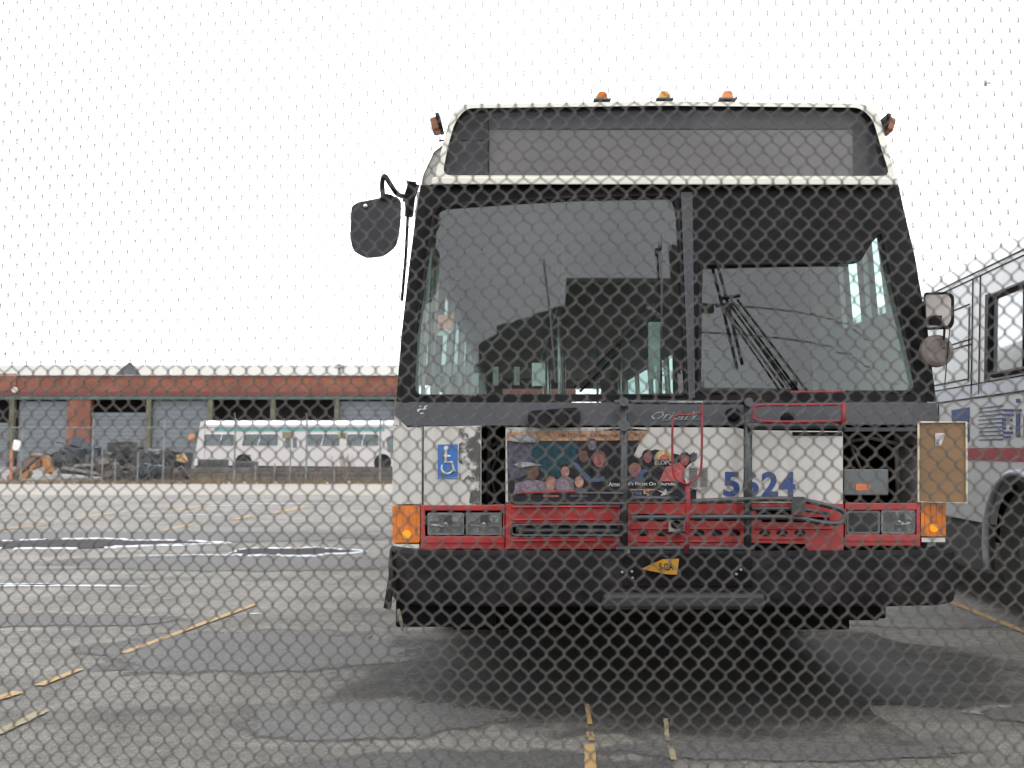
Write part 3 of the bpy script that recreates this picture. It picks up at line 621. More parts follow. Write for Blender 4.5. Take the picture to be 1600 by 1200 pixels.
# red centre panel with pressed slots
slots = [rect(803, 823, 962, 835, 4), rect(803, 800, 806, 806)]
crp = bfill('grille_panel', [[(790, 787), (1318, 787), (1318, 860), (1262, 860), (1258, 850), (1172, 848), (1165, 858), (790, 858)], rect(800, 817, 965, 836, 5), rect(985, 803, 1045, 815, 3), rect(1084, 803, 1160, 814, 3), rect(1182, 796, 1236, 806, 3), rect(1190, 808, 1296, 816, 3)], RED, .022, .04, sx=30, sy=14, bevel=.003)
bfill('grille_shadow_box', [rect(788, 786, 1320, 862)], BLACKP, -.05, .02)
rr = MB()
for a, b, y in [(800, 968, 812), (800, 968, 845), (985, 1160, 826), (985, 1160, 846), (1180, 1300, 826), (1180, 1255, 842), (800, 968, 792)]: btube([(a, y), (b, y)], .024, .006, 6, rr)
rr.build('pressed_rib', RED, crp, smooth=True)
dd = MB()
for x in (1005, 1034, 1092, 1120, 1148, 1195, 1222, 1250): fill([circ(x, 833, 9, 5, 12)], BP, .0235, .004, mb=dd)
dd.build('grille_hole', BLACKP, crp)
# --- bumper (rubber, wraps round the corners)
pathp = [(XC-1.30, 5.2), (XC-1.30, 4.35), (XC-1.295, 4.18), (XC-1.26, 4.06), (XC-1.16, 3.985), (XC-.9, 3.955), (XC-.3, 3.94), (XC+.3, 3.94), (XC+.9, 3.955), (XC+1.18, 3.985), (XC+1.28, 4.06), (XC+1.325, 4.18), (XC+1.33, 4.35), (XC+1.33, 5.2)]
secs = []
for i, (x, y) in enumerate(pathp):
    a = Vector(pathp[max(0, i-1)]); b = Vector(pathp[min(len(pathp)-1, i+1)]); d = (b-a).normalized(); nrm = Vector((d.y, -d.x)) 
    if nrm.dot(Vector((x-XC, y-4.6))) < 0: nrm = -nrm
    s_ = [(-.10, .745), (-.012, .752), (0, .735), (.006, .66), (.003, .58), (-.012, .52), (-.03, .505), (-.10, .505)]
    secs.append([(x+nrm.x*o, y+nrm.y*o, z) for o, z in s_])
bump = MB().loft(secs, True).build('bumper', RUB, BUS, smooth=False, bevel=.004)
MB().box(XC-.33, XC+.38, 3.915, 3.96, .50, .575).build('bumper_step', mat('scuffed black plastic', (.010, .011, .012), .6, var=.3, dirt=(.035, .033, .03), dirt_amt=.6), bump, bevel=.02)
MB().box(XC-.24, XC+.33, 3.928, 3.96, .60, .745).build('bumper_recess_plate', BLACKP, bump, bevel=.004)
bt = MB()
for px, py in [(972, 894), (987, 893), (988, 903), (1157, 890), (1150, 897)]: c = at(px, py, 3.93); bt.lathe(c, [(-.012, .003), (-.010, .006), (.01, .006)], 'y', 8)
bt.build('bolt', MATS['tarnished chrome'], bump)
def plane_map(Y): return lambda px, py, off: at(px, py, Y-off)
pm = plane_map(3.92)
pl = MB(); a = [at(1002, 889, 3.90), at(1035, 874, 3.895), at(1061, 873, 3.925), at(1058, 898, 3.925), at(1040, 897, 3.905)]
pl.add(a+[p+Vector((0, .003, 0)) for p in a], [(0, 1, 4), (1, 2, 3, 4), (5, 9, 6), (6, 9, 8, 7)])
plo = pl.build('number_plate', PLATE, BUS, fixn=False); plo['label'] = 'bent folded yellow number plate'
textmesh("S-I2A", (1030, 880, 1052, 891), lambda x, y, o: at(x, y, 3.915-.022*(1060-x)/30), 0, weight=.01).build('plate_lettering', BLACKP, plo, fixn=False)
flap = MB(); flap.add([at(612, 862, 4.05), at(607, 900, 4.0), at(599, 950, 3.98), at(609, 953, 3.98), at(614, 900, 4.0)], [(0, 1, 2, 3, 4)]); flap.v += [(x, y+.05, z) for x, y, z in flap.v]; flap.f += [(5, 9, 8, 7, 6), (0, 5, 6, 1), (1, 6, 7, 2), (2, 7, 8, 3), (3, 8, 9, 4), (4, 9, 5, 0)]
flap.build('rubber_flap', RUB, BUS)
# --- underbody and wheels
MB().box(XC-1.15, XC+1.1, 5.35, 5.5, .16, .6).build('underbody_shade_box', DARK, BUS)  # dark box added low down to deepen the shade beneath the bus
MB().box(XC-1.22, XC+.95, 4.12, 15.6, .42, .62).build('chassis', DARK, BUS)
ub = MB(); ub.box(XC-1.25, XC-.80, 4.06, 4.5, .40, .52); ub.box(XC+.75, XC+.98, 4.1, 4.5, .43, .52); ub.box(XC-1.0, XC+.85, 4.2, 5.2, .36, .44); ub.tube([(XC-.9, 6.2, .5), (XC+.9, 6.2, .5)], .09, 12); ub.build('undercarriage', DARK, BUS, bevel=.01)
MB().tube([at(622, 952, 4.05), at(626, 968, 4.05), at(629, 985, 4.08)], .008, 6).build('bracket', mat('muddy bracket', (.2, .18, .14), .8), BUS)
def wheel(x, y, side, parent, R=.50, wdt=.28):
    t = MB().lathe((x, y, R), [(-wdt/2, R*.60), (-wdt/2, R*.86), (-wdt/2*.85, R*.97), (-wdt*.3, R), (wdt*.3, R), (wdt/2*.85, R*.97), (wdt/2, R*.86), (wdt/2, R*.60)], 'x', 40).build('wheel', TYRE, parent, smooth=False)
    s = side; MB().lathe((x+s*wdt*.32, y, R), [(0, R*.60), (s*.05, R*.60), (s*.05, R*.54), (s*.0, R*.48), (s*.02, R*.25), (s*.09, R*.22), (s*.10, R*.05)], 'x', 32).build('rim', GREYP, t, smooth=False)
    nt_ = MB()
    for k in range(10): a = k*math.pi/5; nt_.lathe((x+s*(wdt*.32+.02), y+R*.36*math.cos(a), R+R*.36*math.sin(a)), [(0, .016), (s*.03, .014)], 'x', 6)
    nt_.build('wheel_nut', CHROME, t)
for y in (6.3, 12.6):
    wheel(XC-1.08, y, -1, BUS); wheel(XC+1.08, y, 1, BUS)
# --- body sides, roof, interior
Y0, Y1 = 4.42, 16.2
SEC = [(1.265, .45), (1.265, 1.42), (1.205, 2.50)]
def hw(z):
    if z < 1.42: return 1.265
    return 1.265-.06*(z-1.42)/1.08
def side_map(s): return lambda y, z, off: Vector((XC+s*(hw(z)+off), y, z))
def arch(yc, r, z0, n=12): return [(yc-r, z0)]+[(yc-r*math.cos(math.pi*k/n), .5+r*math.sin(math.pi*k/n)) for k in range(n+1)]+[(yc+r, z0)]
def body_side(s, holes, name='side_wall'):
    outer = [(4.16 if False else 4.22, .52), (4.22, 2.3), (4.34, 2.50), (Y1, 2.50), (Y1, .42)]
    a1 = arch(6.3, .60, .42)[1:-1]; a2 = arch(12.6, .60, .42)[1:-1]
    bottom = []
    for A in (a2[::-1], a1[::-1]): bottom += [(A[0][0], .42)]+A+[(A[-1][0], .42)]
    outer = [(4.20, .60), (4.24, 1.4), (4.40, 2.50), (Y1, 2.50), (Y1, .42)]+bottom+[(5.6, .42), (5.3, .58)]
    return fill([outer]+holes, side_map(s), 0, .04, 1.0, .6).build(name, WHITE, BUS)
wins = [rect(7.2+i*1.30, 1.55, 7.2+i*1.30+1.2, 2.36) for i in range(6)]
drv = [[(4.52, 1.90), (4.76, 1.90), (4.76, 2.40), (4.56, 2.40)], [(4.84, 1.90), (5.11, 1.90), (5.11, 2.30), (4.84, 2.30)]]
door = [[(4.46, .62), (4.94, .62), (4.94, 2.36), (4.56, 2.36)], rect(5.00, .62, 5.48, 2.36), rect(6.0, 1.55, 6.95, 2.36)]
body_side(1, wins+drv); body_side(-1, wins+door)
for s, hs in ((1, wins+drv), (-1, wins+door)):
    fr = MB(); gl = []
    for h in hs:
        pts = [side_map(s)(y, z, .004) for y, z in h]; fr.tube(pts+[pts[0]], .016, 6)
        fill([h], side_map(s), -.012, 0, 2, 2).build('side_window', SGL, BUS)
    fr.build('window_trim', BLACKP, BUS)
ro = [(1.205, 2.50), (1.185, 2.62), (1.13, 2.74), (1.02, 2.83), (.85, 2.885), (.5, 2.92), (0, 2.93)]
rs = [(XC-a, b) for a, b in ro]+[(XC+a, b) for a, b in ro[::-1][1:]]
secs = []
for y, k, dz in [(4.50, 1, 0), (4.6, 1, 0), (15.9, 1, 0), (16.2, .97, -.03)]:
    secs.append([(XC+(x-XC)*k, y, z+dz*(z-2.4)*3) for x, z in rs])
inn = [[(XC+(p[0]-XC)*.965, p[1], p[2]-.05) for p in s_] for s_ in secs]
r_ = MB(); r_.loft(secs); r_.loft([s_[::-1] for s_ in inn]); r_.build('roof', WHITE, BUS, smooth=True, fixn=False)
MB().add([(x, 4.515, z) for x, z in rs], [tuple(range(len(rs)))]).build('front_bulkhead', WHITE, BUS, fixn=False)
MB().box(XC-1.16, XC+1.16, 4.42, 16.1, 2.47, 2.498).build('ceiling', mat('pale ceiling', (.16, .17, .17), .6), BUS)
bw = MB(); fill([[(XC-1.26, .42), (XC+1.26, .42), (XC+1.26, 1.42), (XC+1.20, 2.50), (XC+1.0, 2.83), (XC, 2.9), (XC-1.0, 2.83), (XC-1.20, 2.5), (XC-1.26, 1.42)], rect(XC-.9, 1.6, XC+.9, 2.3)], lambda x, z, o: Vector((x, 16.2+o, z)), 0, .05, 1, 1, mb=bw); bw.build('rear_wall', WHITE, BUS)
fl = MB(); fl.box(XC-1.22, XC+1.22, 4.3, 16.1, .62, .70); fl.build('floor', SHOE, BUS)
MB().box(XC-1.2, XC-.35, 4.25, 5.4, .62, .63).build('step', SHOE, BUS)
db = MB(); db.box(XC-1.1, XC+1.14, 4.46, 4.60, .70, 1.36); db.box(XC-1.1, XC+1.14, 4.22, 4.46, 1.32, 1.37); db.box(XC+.1, XC+1.05, 4.60, 4.68, .9, 1.32); db.build('dashboard', SHOE, BUS, bevel=.03)
sw = MB(); ctr = Vector((XC+.62, 4.72, 1.42)); ax = Matrix.Rotation(math.radians(-28), 3, 'X')
sw.tube([ctr+ax @ Vector((.24*math.cos(a), .24*math.sin(a), 0)) for a in np.linspace(0, 2*math.pi, 25)], .015, 8); 
for a in (0, 2.1, 4.2): sw.tube([ctr, ctr+ax @ Vector((.24*math.cos(a), .24*math.sin(a), 0))], .010, 6)
sw.tube([ctr, (XC+.62, 4.5, 1.1)], .03, 8); sw.build('steering_wheel', RUB, BUS, smooth=True)
ds = MB(); ds.box(XC+.38, XC+.86, 5.05, 5.5, 1.02, 1.14); ds.box(XC+.38, XC+.86, 5.45, 5.58, 1.1, 1.85); ds.box(XC+.55, XC+.7, 5.2, 5.4, .7, 1.02); ds.build('driver_seat', SEATM, BUS, bevel=.04)
MB().box(XC+.30, XC+1.18, 5.60, 5.64, .7, 2.4).build('partition', SHOE, BUS)
MB().box(XC+.0, XC+.35, 4.75, 5.0, .7, 1.5).build('farebox', mat('farebox metal', (.22, .22, .22), .4, metal=.5), BUS, bevel=.02)
for s in (-1, 1):
    for k in range(8):
        y = 6.6+k*1.1
        q = MB(); q.box(XC+s*.75-.42, XC+s*.75+.42, y, y+.42, 1.08, 1.15); q.box(XC+s*.75-.42, XC+s*.75+.42, y+.40, y+.47, 1.1, 1.62); q.tube([(XC+s*.38, y+.44, .7), (XC+s*.38, y+.44, 1.1)], .018, 6); q.build('passenger_seat', SEATM, BUS, bevel=.02)
POLE = mat('grab pole', (.42, .42, .40), .3, metal=.8)
for x, y, z0, z1 in [(-.42, 5.55, .7, 2.47), (-.34, 6.6, .7, 2.47), (-.38, 8.2, .7, 2.47), (-.36, 10, .7, 2.47), (.38, 6.6, .7, 2.47), (.36, 8.9, .7, 2.47), (.2, 5.6, .7, 2.47), (.34, 11, .7, 2.47)]:
    MB().tube([(XC+x, y, z0), (XC+x, y, z1)], .017, 8).build('grab_pole', POLE, BUS, smooth=True)
for s in (-.36, .36): MB().tube([(XC+s, 5.6, 2.3), (XC+s, 15.5, 2.3)], .016, 8).build('grab_rail', POLE, BUS, smooth=True)
# notices and stickers behind the glass
for nm, poly, m2, o in [('orange_sticker', [(685, 492), (708, 491), (706, 514), (683, 514)], mat('orange sticker', (.48, .20, .13), .6, var=.2, scale=60), -.02), ('white_sticker', [(682, 516), (705, 516), (703, 525), (681, 524)], PAPER, -.02),
        ('paper_notice', rect(831, 567, 852, 603), PAPER, -.03), ('paper_notice', rect(1013, 503, 1034, 592), mat('grey notice', (.26, .28, .27), .7, var=.3, scale=20), -.10), ('paper_notice', rect(737, 573, 746, 602), mat('dim notice', (.17, .19, .18), .7), -.10),
        ('paper_notice', rect(770, 573, 779, 602), MATS['dim notice'], -.10), ('paper_notice', rect(803, 573, 812, 602), MATS['dim notice'], -.10)]:
    bfill(nm, [poly], m2, o, .002)
textmesh("13", (1022, 571, 1044, 588), BP, -.095, weight=.03).build('route_number', PAPER, BUS, fixn=False)
# --- roof marker lamps
def marker(px, py, Y, name='marker_lamp', tilt=0, m=AMBER):
    c = at(px, py, Y); o = MB(); n = 10
    o.loft([[(c.x+dx_*k, c.y+dy, c.z+dz) for dx_ in (0,) for dx_, dz in ((-.034, -.022), (.034, -.022), (.030, .004), (.018, .018), (-.018, .018), (-.030, .004))] for dy, k in ((-.035, .8), (-.02, 1), (.05, 1), (.07, .7))], True)
    l_ = o.build(name, m, BUS, bevel=.003); MB().box(c.x-.045, c.x+.045, c.y-.045, c.y+.08, c.z-.028, c.z-.022).build('lamp_base', MATS['grey electrical box'], l_)
marker(940, 152, 4.50); marker(1037, 151, 4.50, m=mat('faded amber lens', (.50, .24, .03), .35, var=.3, scale=20)); marker(1135, 151, 4.50)
for px, py, s in ((681, 197, -1), (1387, 198, 1)):
    c = at(px, py, 4.45); o = MB().obox(c, (.045, .09, .075), (0, s*.28, 0)); l_ = o.build('side_marker_lamp', ORANGE_DK, BUS, bevel=.012)
    MB().obox(c-Vector((s*.02, 0, -.012)), (.02, .10, .085), (0, s*.28, 0)).build('lamp_base', BLACKP, l_, bevel=.004)
# --- wipers
wp = MB(); btube([(906, 612), (1026, 488)], .045, .006, 6, wp); btube([(896, 606), (1018, 484)], .045, .006, 6, wp)
wA = wp.build('wiper_arm', BLACKP, BUS, smooth=True); wb = MB(); btube([(1031, 378), (1034, 440), (1033, 596)], .030, .0055, 6, wb); btube([(1031, 378), (1031, 390)], .034, .010, 6, wb); btube([(1010, 480), (1033, 495)], .04, .010, 6, wb); wb.build('wiper_blade', CHAR, wA, smooth=True)
wp = MB(); btube([(1248, 612), (1142, 468)], .045, .006, 6, wp); btube([(1262, 612), (1152, 468)], .045, .006, 6, wp); btube([(1232, 606), (1140, 474)], .04, .005, 6, wp); btube([(1128, 466), (1156, 462)], .048, .009, 6, wp)
wA = wp.build('wiper_arm', BLACKP, BUS, smooth=True); wb = MB(); btube([(1120, 408), (1136, 470), (1148, 520), (1160, 570)], .032, .008, 6, wb); wb.build('wiper_blade', RUB, wA, smooth=True)
btube([(850, 405), (858, 470), (868, 598)], .02, .0045, 6).build('wiper_blade', CHAR, BUS)
wm = MB(); fill([rounded([(826, 642), (905, 636), (908, 660), (870, 664), (838, 670), (824, 660)], 8)], BP, .06, .05, mb=wm); wm.build('wiper_motor_cover', BLACKP, BUS, bevel=.012)
m_ = MB(); 
for x in (862, 890): m_.lathe(BP(x, 646, .065), [(-.012, .014), (.01, .018)], 'y', 12)
for x, y in ((1145, 648), (1232, 655)): m_.lathe(BP(x, y, .02), [(-.03, .02), (-.02, .032), (.02, .032)], 'y', 14)
m_.build('wiper_spindle', BLACKP, BUS)
# --- mirrors
mc = at(587, 355, 3.95)
mp_ = lambda px, py, off: at(px, py, 3.95-off)
mir = thing_part = fill([rounded([(549, 322), (560, 316), (600, 308), (618, 306), (627, 314), (626, 350), (620, 385), (600, 401), (572, 404), (551, 392), (547, 370)], 9)], mp_, 0, .07, 200, 200).build('mirror', mat('grey mirror shell', (.022, .023, .028), .6, var=.2, spec=.25, dirt=(.04, .037, .035), dirt_amt=.6, dscale=10), BUS, bevel=.02)
fill([rounded([(592, 312), (598, 302), (612, 304), (620, 312)], 3)], mp_, .01, .07, 200, 200).build('mirror_socket', BLACKP, mir, bevel=.008)
MB().lathe(at(571, 322, 3.945), [(-.008, .004), (-.004, .009), (.01, .01)], 'y', 10).build('mirror_bolt', CHROME, mir)
ma = MB(); ma.tube(smoothpath([tuple(at(599, 310, 3.98)), tuple(at(597, 288, 3.98)), tuple(at(601, 275, 3.98)), tuple(at(610, 288, 3.99)), tuple(at(622, 304, 4.02)), tuple(at(640, 308, 4.12))]), .011, 8)
ma.tube([at(634, 312, 4.1), at(637, 340, 4.12), at(634, 400, 4.14), at(628, 470, 4.16)], .007, 6); ma.build('mirror_arm', BLACKP, BUS, smooth=True)
mj = MB(); mj.obox(at(642, 302, 4.14), (.055, .06, .09), (.1, .3, .2)); mj.obox(at(640, 325, 4.14), (.035, .05, .08), (.1, .1, .3)); mj.tube([at(640, 292, 4.12), at(636, 284, 4.1), at(650, 286, 4.12)], .007, 6); mj.build('mirror_bracket', BLACKP, BUS, bevel=.01)
MIRG = mat('mirror glass', (.75, .75, .75), .03, metal=1, var=0)
m2_ = fill([rounded([(1443, 457), (1482, 456), (1491, 462), (1491, 505), (1486, 514), (1446, 516)], 6)], lambda px, py, o: at(px, py, 4.15-o), 0, .03, 200, 200).build('mirror', BLACKP, BUS, bevel=.006)
fill([rounded([(1446, 461), (1480, 460), (1486, 466), (1486, 500), (1480, 510), (1448, 512)], 4)], lambda px, py, o: at(px, py, 4.148-o), 0, .002, 200, 200).build('mirror_back', mat('worn mirror back', (.20, .18, .165), .3, metal=.7, var=.35, scale=6), m2_)
m3_ = MB().lathe(at(1465, 548, 4.17), [(-.004, .068), (-.008, .055), (.0, .076), (.02, .078)], 'y', 28).build('round_mirror', mat('grimy convex mirror', (.12, .10, .09), .5, metal=.3, var=.3, scale=20), BUS)
ma = MB(); ma.tube([at(1440, 500, 4.2), at(1462, 495, 4.13), at(1476, 512, 4.14)], .010, 8); ma.tube([at(1476, 510, 4.16), at(1474, 545, 4.15)], .006, 6); ma.tube([at(1446, 512, 4.2), at(1449, 545, 4.2)], .010, 6); ma.obox(at(1450, 485, 4.2), (.04, .05, .09)); ma.obox(at(1462, 500, 4.13), (.05, .02, .04)); ma.build('mirror_arm', BLACKP, BUS)
MB().tube([at(1484, 514, 4.16), at(1480, 560, 4.16), at(1476, 603, 4.2)], .0025, 5).build('mirror_stay', BLACKP, BUS)
# --- bicycle rack
RK = MB(); btube([(975, 624), (975, 862)], .085, .018, 10, RK); btube([(1168, 628), (1168, 862)], .085, .018, 10, RK)
btube([(960, 628), (1172, 629)], .095, .010, 10, RK); btube([(1168, 665), (1312, 664), (1320, 672)], .085, .015, 10, RK)
btube(smoothpath([(975, 771), (830, 771), (803, 773), (799, 779), (803, 786), (830, 787), (975, 787)]), .09, .007, 8, RK)
btube(smoothpath([(975, 820), (830, 820), (803, 822), (799, 829), (803, 836), (830, 837), (975, 837)]), .09, .007, 8, RK); btube([(806, 829), (975, 829)], .075, .013, 8, RK)
btube(smoothpath([(1074, 784), (1180, 780), (1246, 781), (1300, 792), (1318, 800), (1317, 813), (1305, 818), (1280, 816), (1240, 809), (1170, 808), (985, 809)]), .09, .012, 8, RK)
btube([(1175, 795), (1250, 795), (1296, 803)], .09, .009, 8, RK); btube([(990, 778), (1060, 779)], .09, .010, 8, RK)
btube([(962, 857), (1178, 857)], .09, .013, 10, RK); btube([(975, 862), (978, 905)], [.085, .12], .012, 8, RK); btube([(1168, 862), (1165, 905)], [.085, .12], .012, 8, RK)
btube([(982, 858), (982, 915), (1000, 925)], .13, .008, 8, RK)
rack = RK.build('bicycle_rack', RACKB, BUS, smooth=True)
for pz in (rect(1237, 776, 1259, 802, 4), circ(975, 665, 9, 9), circ(975, 628, 8, 7), circ(1170, 628, 7, 7)): fill([pz], BP, .12, .06).build('pivot_block', mat('faded black plastic', (.022, .028, .029), .6), rack, bevel=.006)
h_ = MB(); btube(smoothpath([(1074, 757), (1056, 748), (1051, 725), (1051, 660), (1054, 650), (1075, 648), (1095, 646)], 6), .12, .0052, 8, h_); btube(smoothpath([(1097, 632), (1097, 660), (1096, 725), (1091, 745), (1074, 757)], 6), .12, .0052, 8, h_)
btube([(1074, 755), (1075, 790), (1073, 862)], .11, .012, 8, h_); h_.build('wheel_hook', STEELRED, rack, smooth=True)
h_ = MB(); btube(smoothpath([(1318, 632), (1240, 633), (1183, 634), (1180, 645), (1183, 657), (1240, 659), (1318, 658)], 5), .11, .006, 8, h_); btube([(1318, 630), (1318, 665)], .11, .012, 8, h_); btube([(1236, 613), (1320, 612)], .10, .006, 8, h_); h_.build('wheel_hook', STEELRED, rack, smooth=True)
k_ = MB(); fill([rect(1045, 808, 1070, 834, 3)], BP, .06, .02, mb=k_); k_.build('latch', CHROME, rack, bevel=.003)
k_ = MB(); btube([(1043, 806), (1070, 806)], .085, .004, 6, k_); btube([(1043, 833), (1070, 832)], .085, .004, 6, k_); fill([circ(1057, 820, 8, 7)], BP, .07, .02, mb=k_); k_.build('latch_handle', BLACKP, rack)
btube([(1044, 628), (1098, 628)], .106, .0035, 6).build('reflective_strip', CHROME, rack)
btube([(812, 770), (900, 768)], .105, .005, 6).build('red_grip', STEELRED, rack)

# ================================================================== SECOND BUS (right)
B2Y0 = 3.75
def b2x(Y): return 2.822+.108*Y
B2 = thing('city_bus', (b2x(B2Y0), B2Y0, 0), 'white city bus with red stripe and blue side lettering, cut off at the right edge', 'bus')
dirv = Vector((.108, 1, 0)).normalized(); nrm2 = Vector((-1, .108, 0)).normalized()
def M2(Y, z, off): 
    lean = .05*max(0, z-1.6)
    return Vector((b2x(Y), Y, z))+nrm2*(off-lean)
def P2(px, py, off):
    u, f, k = ray(px, py); t = 2.822/(u-.108*f); return Vector((u*t, f*t, CAMZ+k*t))+nrm2*(off-.05*max(0, CAMZ+k*t-1.6))
L2 = 15.6
def arch2(yc, r, n=12): return [(yc+r*math.cos(math.pi*k/n), .5+r*math.sin(math.pi*k/n)) for k in range(n+1)]
outer = [(B2Y0, .64), (B2Y0, 2.58), (L2, 2.58), (L2, .64)]
for yc in (12.4, 6.1): outer += arch2(yc, .53) if False else [(yc+.53*math.cos(a), max(.64, .48+.53*math.sin(a))) for a in np.linspace(math.asin(.16/.53), math.pi-math.asin(.16/.53), 14)]
w2 = [rounded([(6.52, 1.74), (5.50, 1.74), (5.50, 2.33), (6.52, 2.33)], .05), rounded([(5.38, 1.74), (4.5, 1.74), (4.5, 2.33), (5.38, 2.33)], .05)]+[rounded([(9.6+i*1.3, 1.74), (10.75+i*1.3, 1.74), (10.75+i*1.3, 2.33), (9.6+i*1.3, 2.33)], .05) for i in range(4)]
W2 = mat('cool white paint', (.42, .425, .43), .35, var=.05, dirt=(.28, .27, .25), dirt_amt=.4, dscale=2, streak=True)
fill([outer]+w2, M2, 0, .04, .6, .5).build('side_wall', W2, B2)
for h in w2:
    pts = [M2(a, b, .004) for a, b in h]; MB().tube(pts+[pts[0]], .022, 6).build('rubber_gasket', BLACKP, B2); fill([h], M2, -.01, 0, .5, .5).build('side_window', glassmat('pale window glass', (.4, .45, .45), 2.3, .03, .3, (.5, .52, .54)), B2)
MB().tube([M2(5.98, 1.76, .01), M2(5.98, 2.31, .01)], .010, 6).build('window_divider', BLACKP, B2)
fill([[(6.62, 1.70), (6.62, 2.36), (6.54, 2.36), (6.54, 1.70)]], M2, .008, .01, 1, 1).build('window_post', BLACKP, B2)
sk = [(B2Y0, .28), (B2Y0, .638), (5.55, .638), (5.50, .28)]; fill([sk], M2, -.01, .03, 1, 1).build('skirt', GREYP, B2)
fill([[(6.66, .28), (6.62, .638), (11.8, .638), (11.8, .28)]], M2, -.01, .03, 1, 1).build('skirt', GREYP, B2)
fill([[(B2Y0, 1.115), (L2, 1.115), (L2, 1.21), (B2Y0, 1.21)]], M2, .003, .002, .8, 1).build('red_stripe', STRIPE, B2)
fill([[(B2Y0, 1.60), (L2, 1.60), (L2, 1.70), (B2Y0, 1.70)]], M2, .003, .002, .8, 1).build('belt_band', mat('grey band', (.34, .36, .40), .4), B2)
tr = MB()
for y0, y1, z0, z1 in [(6.86, 8.2, 2.02, 2.02), (6.86, 8.2, 2.06, 2.06), (6.86, 6.86, 1.62, 2.53), (6.92, 6.92, 1.73, 2.32), (6.92, 8.2, 2.34, 2.34), (6.72, 6.72, 1.62, 2.53), (3.9, L2, 1.595, 1.595), (3.9, L2, 1.70, 1.70), (6.92, 9, 1.75, 1.75), (3.9, L2, 2.57, 2.57), (3.9, L2, 2.53, 2.53), (7.55, 7.55, .66, 1.58), (8.9, 8.9, .66, 2.4), (B2Y0, L2, .645, .645)]:
    tr.tube([M2(y0, z0, .004), M2(y1, z1, .004)], .005, 5)
tr.build('panel_seam', BLACKP, B2)
# rounded roof + far side + ends
prof2 = [(0, 2.58), (.04, 2.68), (.14, 2.77), (.34, 2.84), (.8, 2.89), (1.27, 2.90), (1.75, 2.89), (2.2, 2.84), (2.42, 2.77), (2.52, 2.68), (2.56, 2.58), (2.56, .4)]
secs = [[M2(y, z, 0)-nrm2*(a if z > 2.4 else a) for a, z in prof2] for y in (B2Y0, 6, 9, 12, L2)]
r2 = MB().loft(secs); r2.build('roof', W2, B2, smooth=True)
for y, nm in ((B2Y0, 'front_wall'), (L2, 'rear_wall')):
    pts = [M2(y, .64, 0)]+[M2(y, z, 0)-nrm2*a for a, z in prof2[:-1]]+[M2(y, .64, 0)-nrm2*2.56]; MB().add(pts, [tuple(range(len(pts)))]).build(nm, W2, B2)
fwd2 = dirv
def MF(a, z, off): return M2(B2Y0, z, 0)*1+Vector((0, 0, 0))-nrm2*a-dirv*off
fill([rounded([(.12, 1.45), (2.44, 1.45), (2.38, 2.3), (.2, 2.3)], .1)], MF, .01, .01, 1, 1).build('windshield', glassmat('smoked windshield', (.1, .12, .12), 1.7, .03, .1), B2)
MB().loft([[M2(B2Y0-.12, z, .0)-nrm2*(a*2.56) for z in (.4, .72)] for a in np.linspace(0, 1, 6)]).build('bumper', RUB, B2)
MB().add([M2(B2Y0, .5, -.1), M2(L2, .5, -.1), M2(L2, .5, 0)-nrm2*2.46, M2(B2Y0, .5, 0)-nrm2*2.46], [(0, 1, 2, 3)]).build('floor', DARK, B2)
fl2 = MB(); pp = [M2(6.1+.56*math.cos(a), .48+.56*math.sin(a), .02) for a in np.linspace(-.3, math.pi+.3, 22)]; fl2.tube(pp, .026, 8); fl2.build('wheel_arch_trim', mat('grey arch trim', (.30, .31, .34), .45), B2, smooth=True)
MB().add([M2(5.5, .3, -.35), M2(6.7, .3, -.35), M2(6.7, 1.1, -.35), M2(5.5, 1.1, -.35)], [(0, 1, 2, 3)]).build('wheel_well', DARK, B2)
for yc in (6.1, 12.4):
    c = M2(yc, .48, -.20); wheel(c.x, c.y, -1, B2, .48); c = M2(yc, .48, -2.35); wheel(c.x, c.y, 1, B2, .48)
# lettering
lg = MB(); fill([[(1487, 641), (1515, 636), (1515, 660), (1505, 661), (1488, 661)]], P2, .004, .002, 40, 40, lg); fill([[(1505, 663), (1515, 662), (1515, 690), (1505, 690)]], P2, .004, .002, 40, 40, lg); lg.build('blue_logo', BLUE, B2)
for k in range(9):
    y0, y1 = 638+k*6.1, 633+k*6.6; fill([[(1529, y0), (1568, y1-.6), (1568, y1+1.6), (1529, y0+.9)]], P2, .004, .002, 60, 60).build('speed_line', BLUE, B2)
gg = MB()
for r4 in [(1568, 639, 1584, 643), (1568, 646, 1584, 650), (1566, 653, 1572, 658), (1566, 660, 1572, 665), (1567, 667, 1572, 671), (1568, 674, 1583, 678), (1569, 681, 1580, 685), (1578, 654, 1582, 658), (1578, 667, 1582, 671)]: fill([rect(*r4)], P2, .004, .002, 60, 60, gg)
for r4 in [(1588, 646, 1594, 683), (1586, 639, 1596, 643), (1588, 623, 1594, 629), (1600, 652, 1606, 683), (1600, 652, 1622, 658), (1600, 678, 1622, 684)]: fill([rect(*r4)], P2, .004, .002, 60, 60, gg)
gg.build('side_lettering', BLUE, B2)

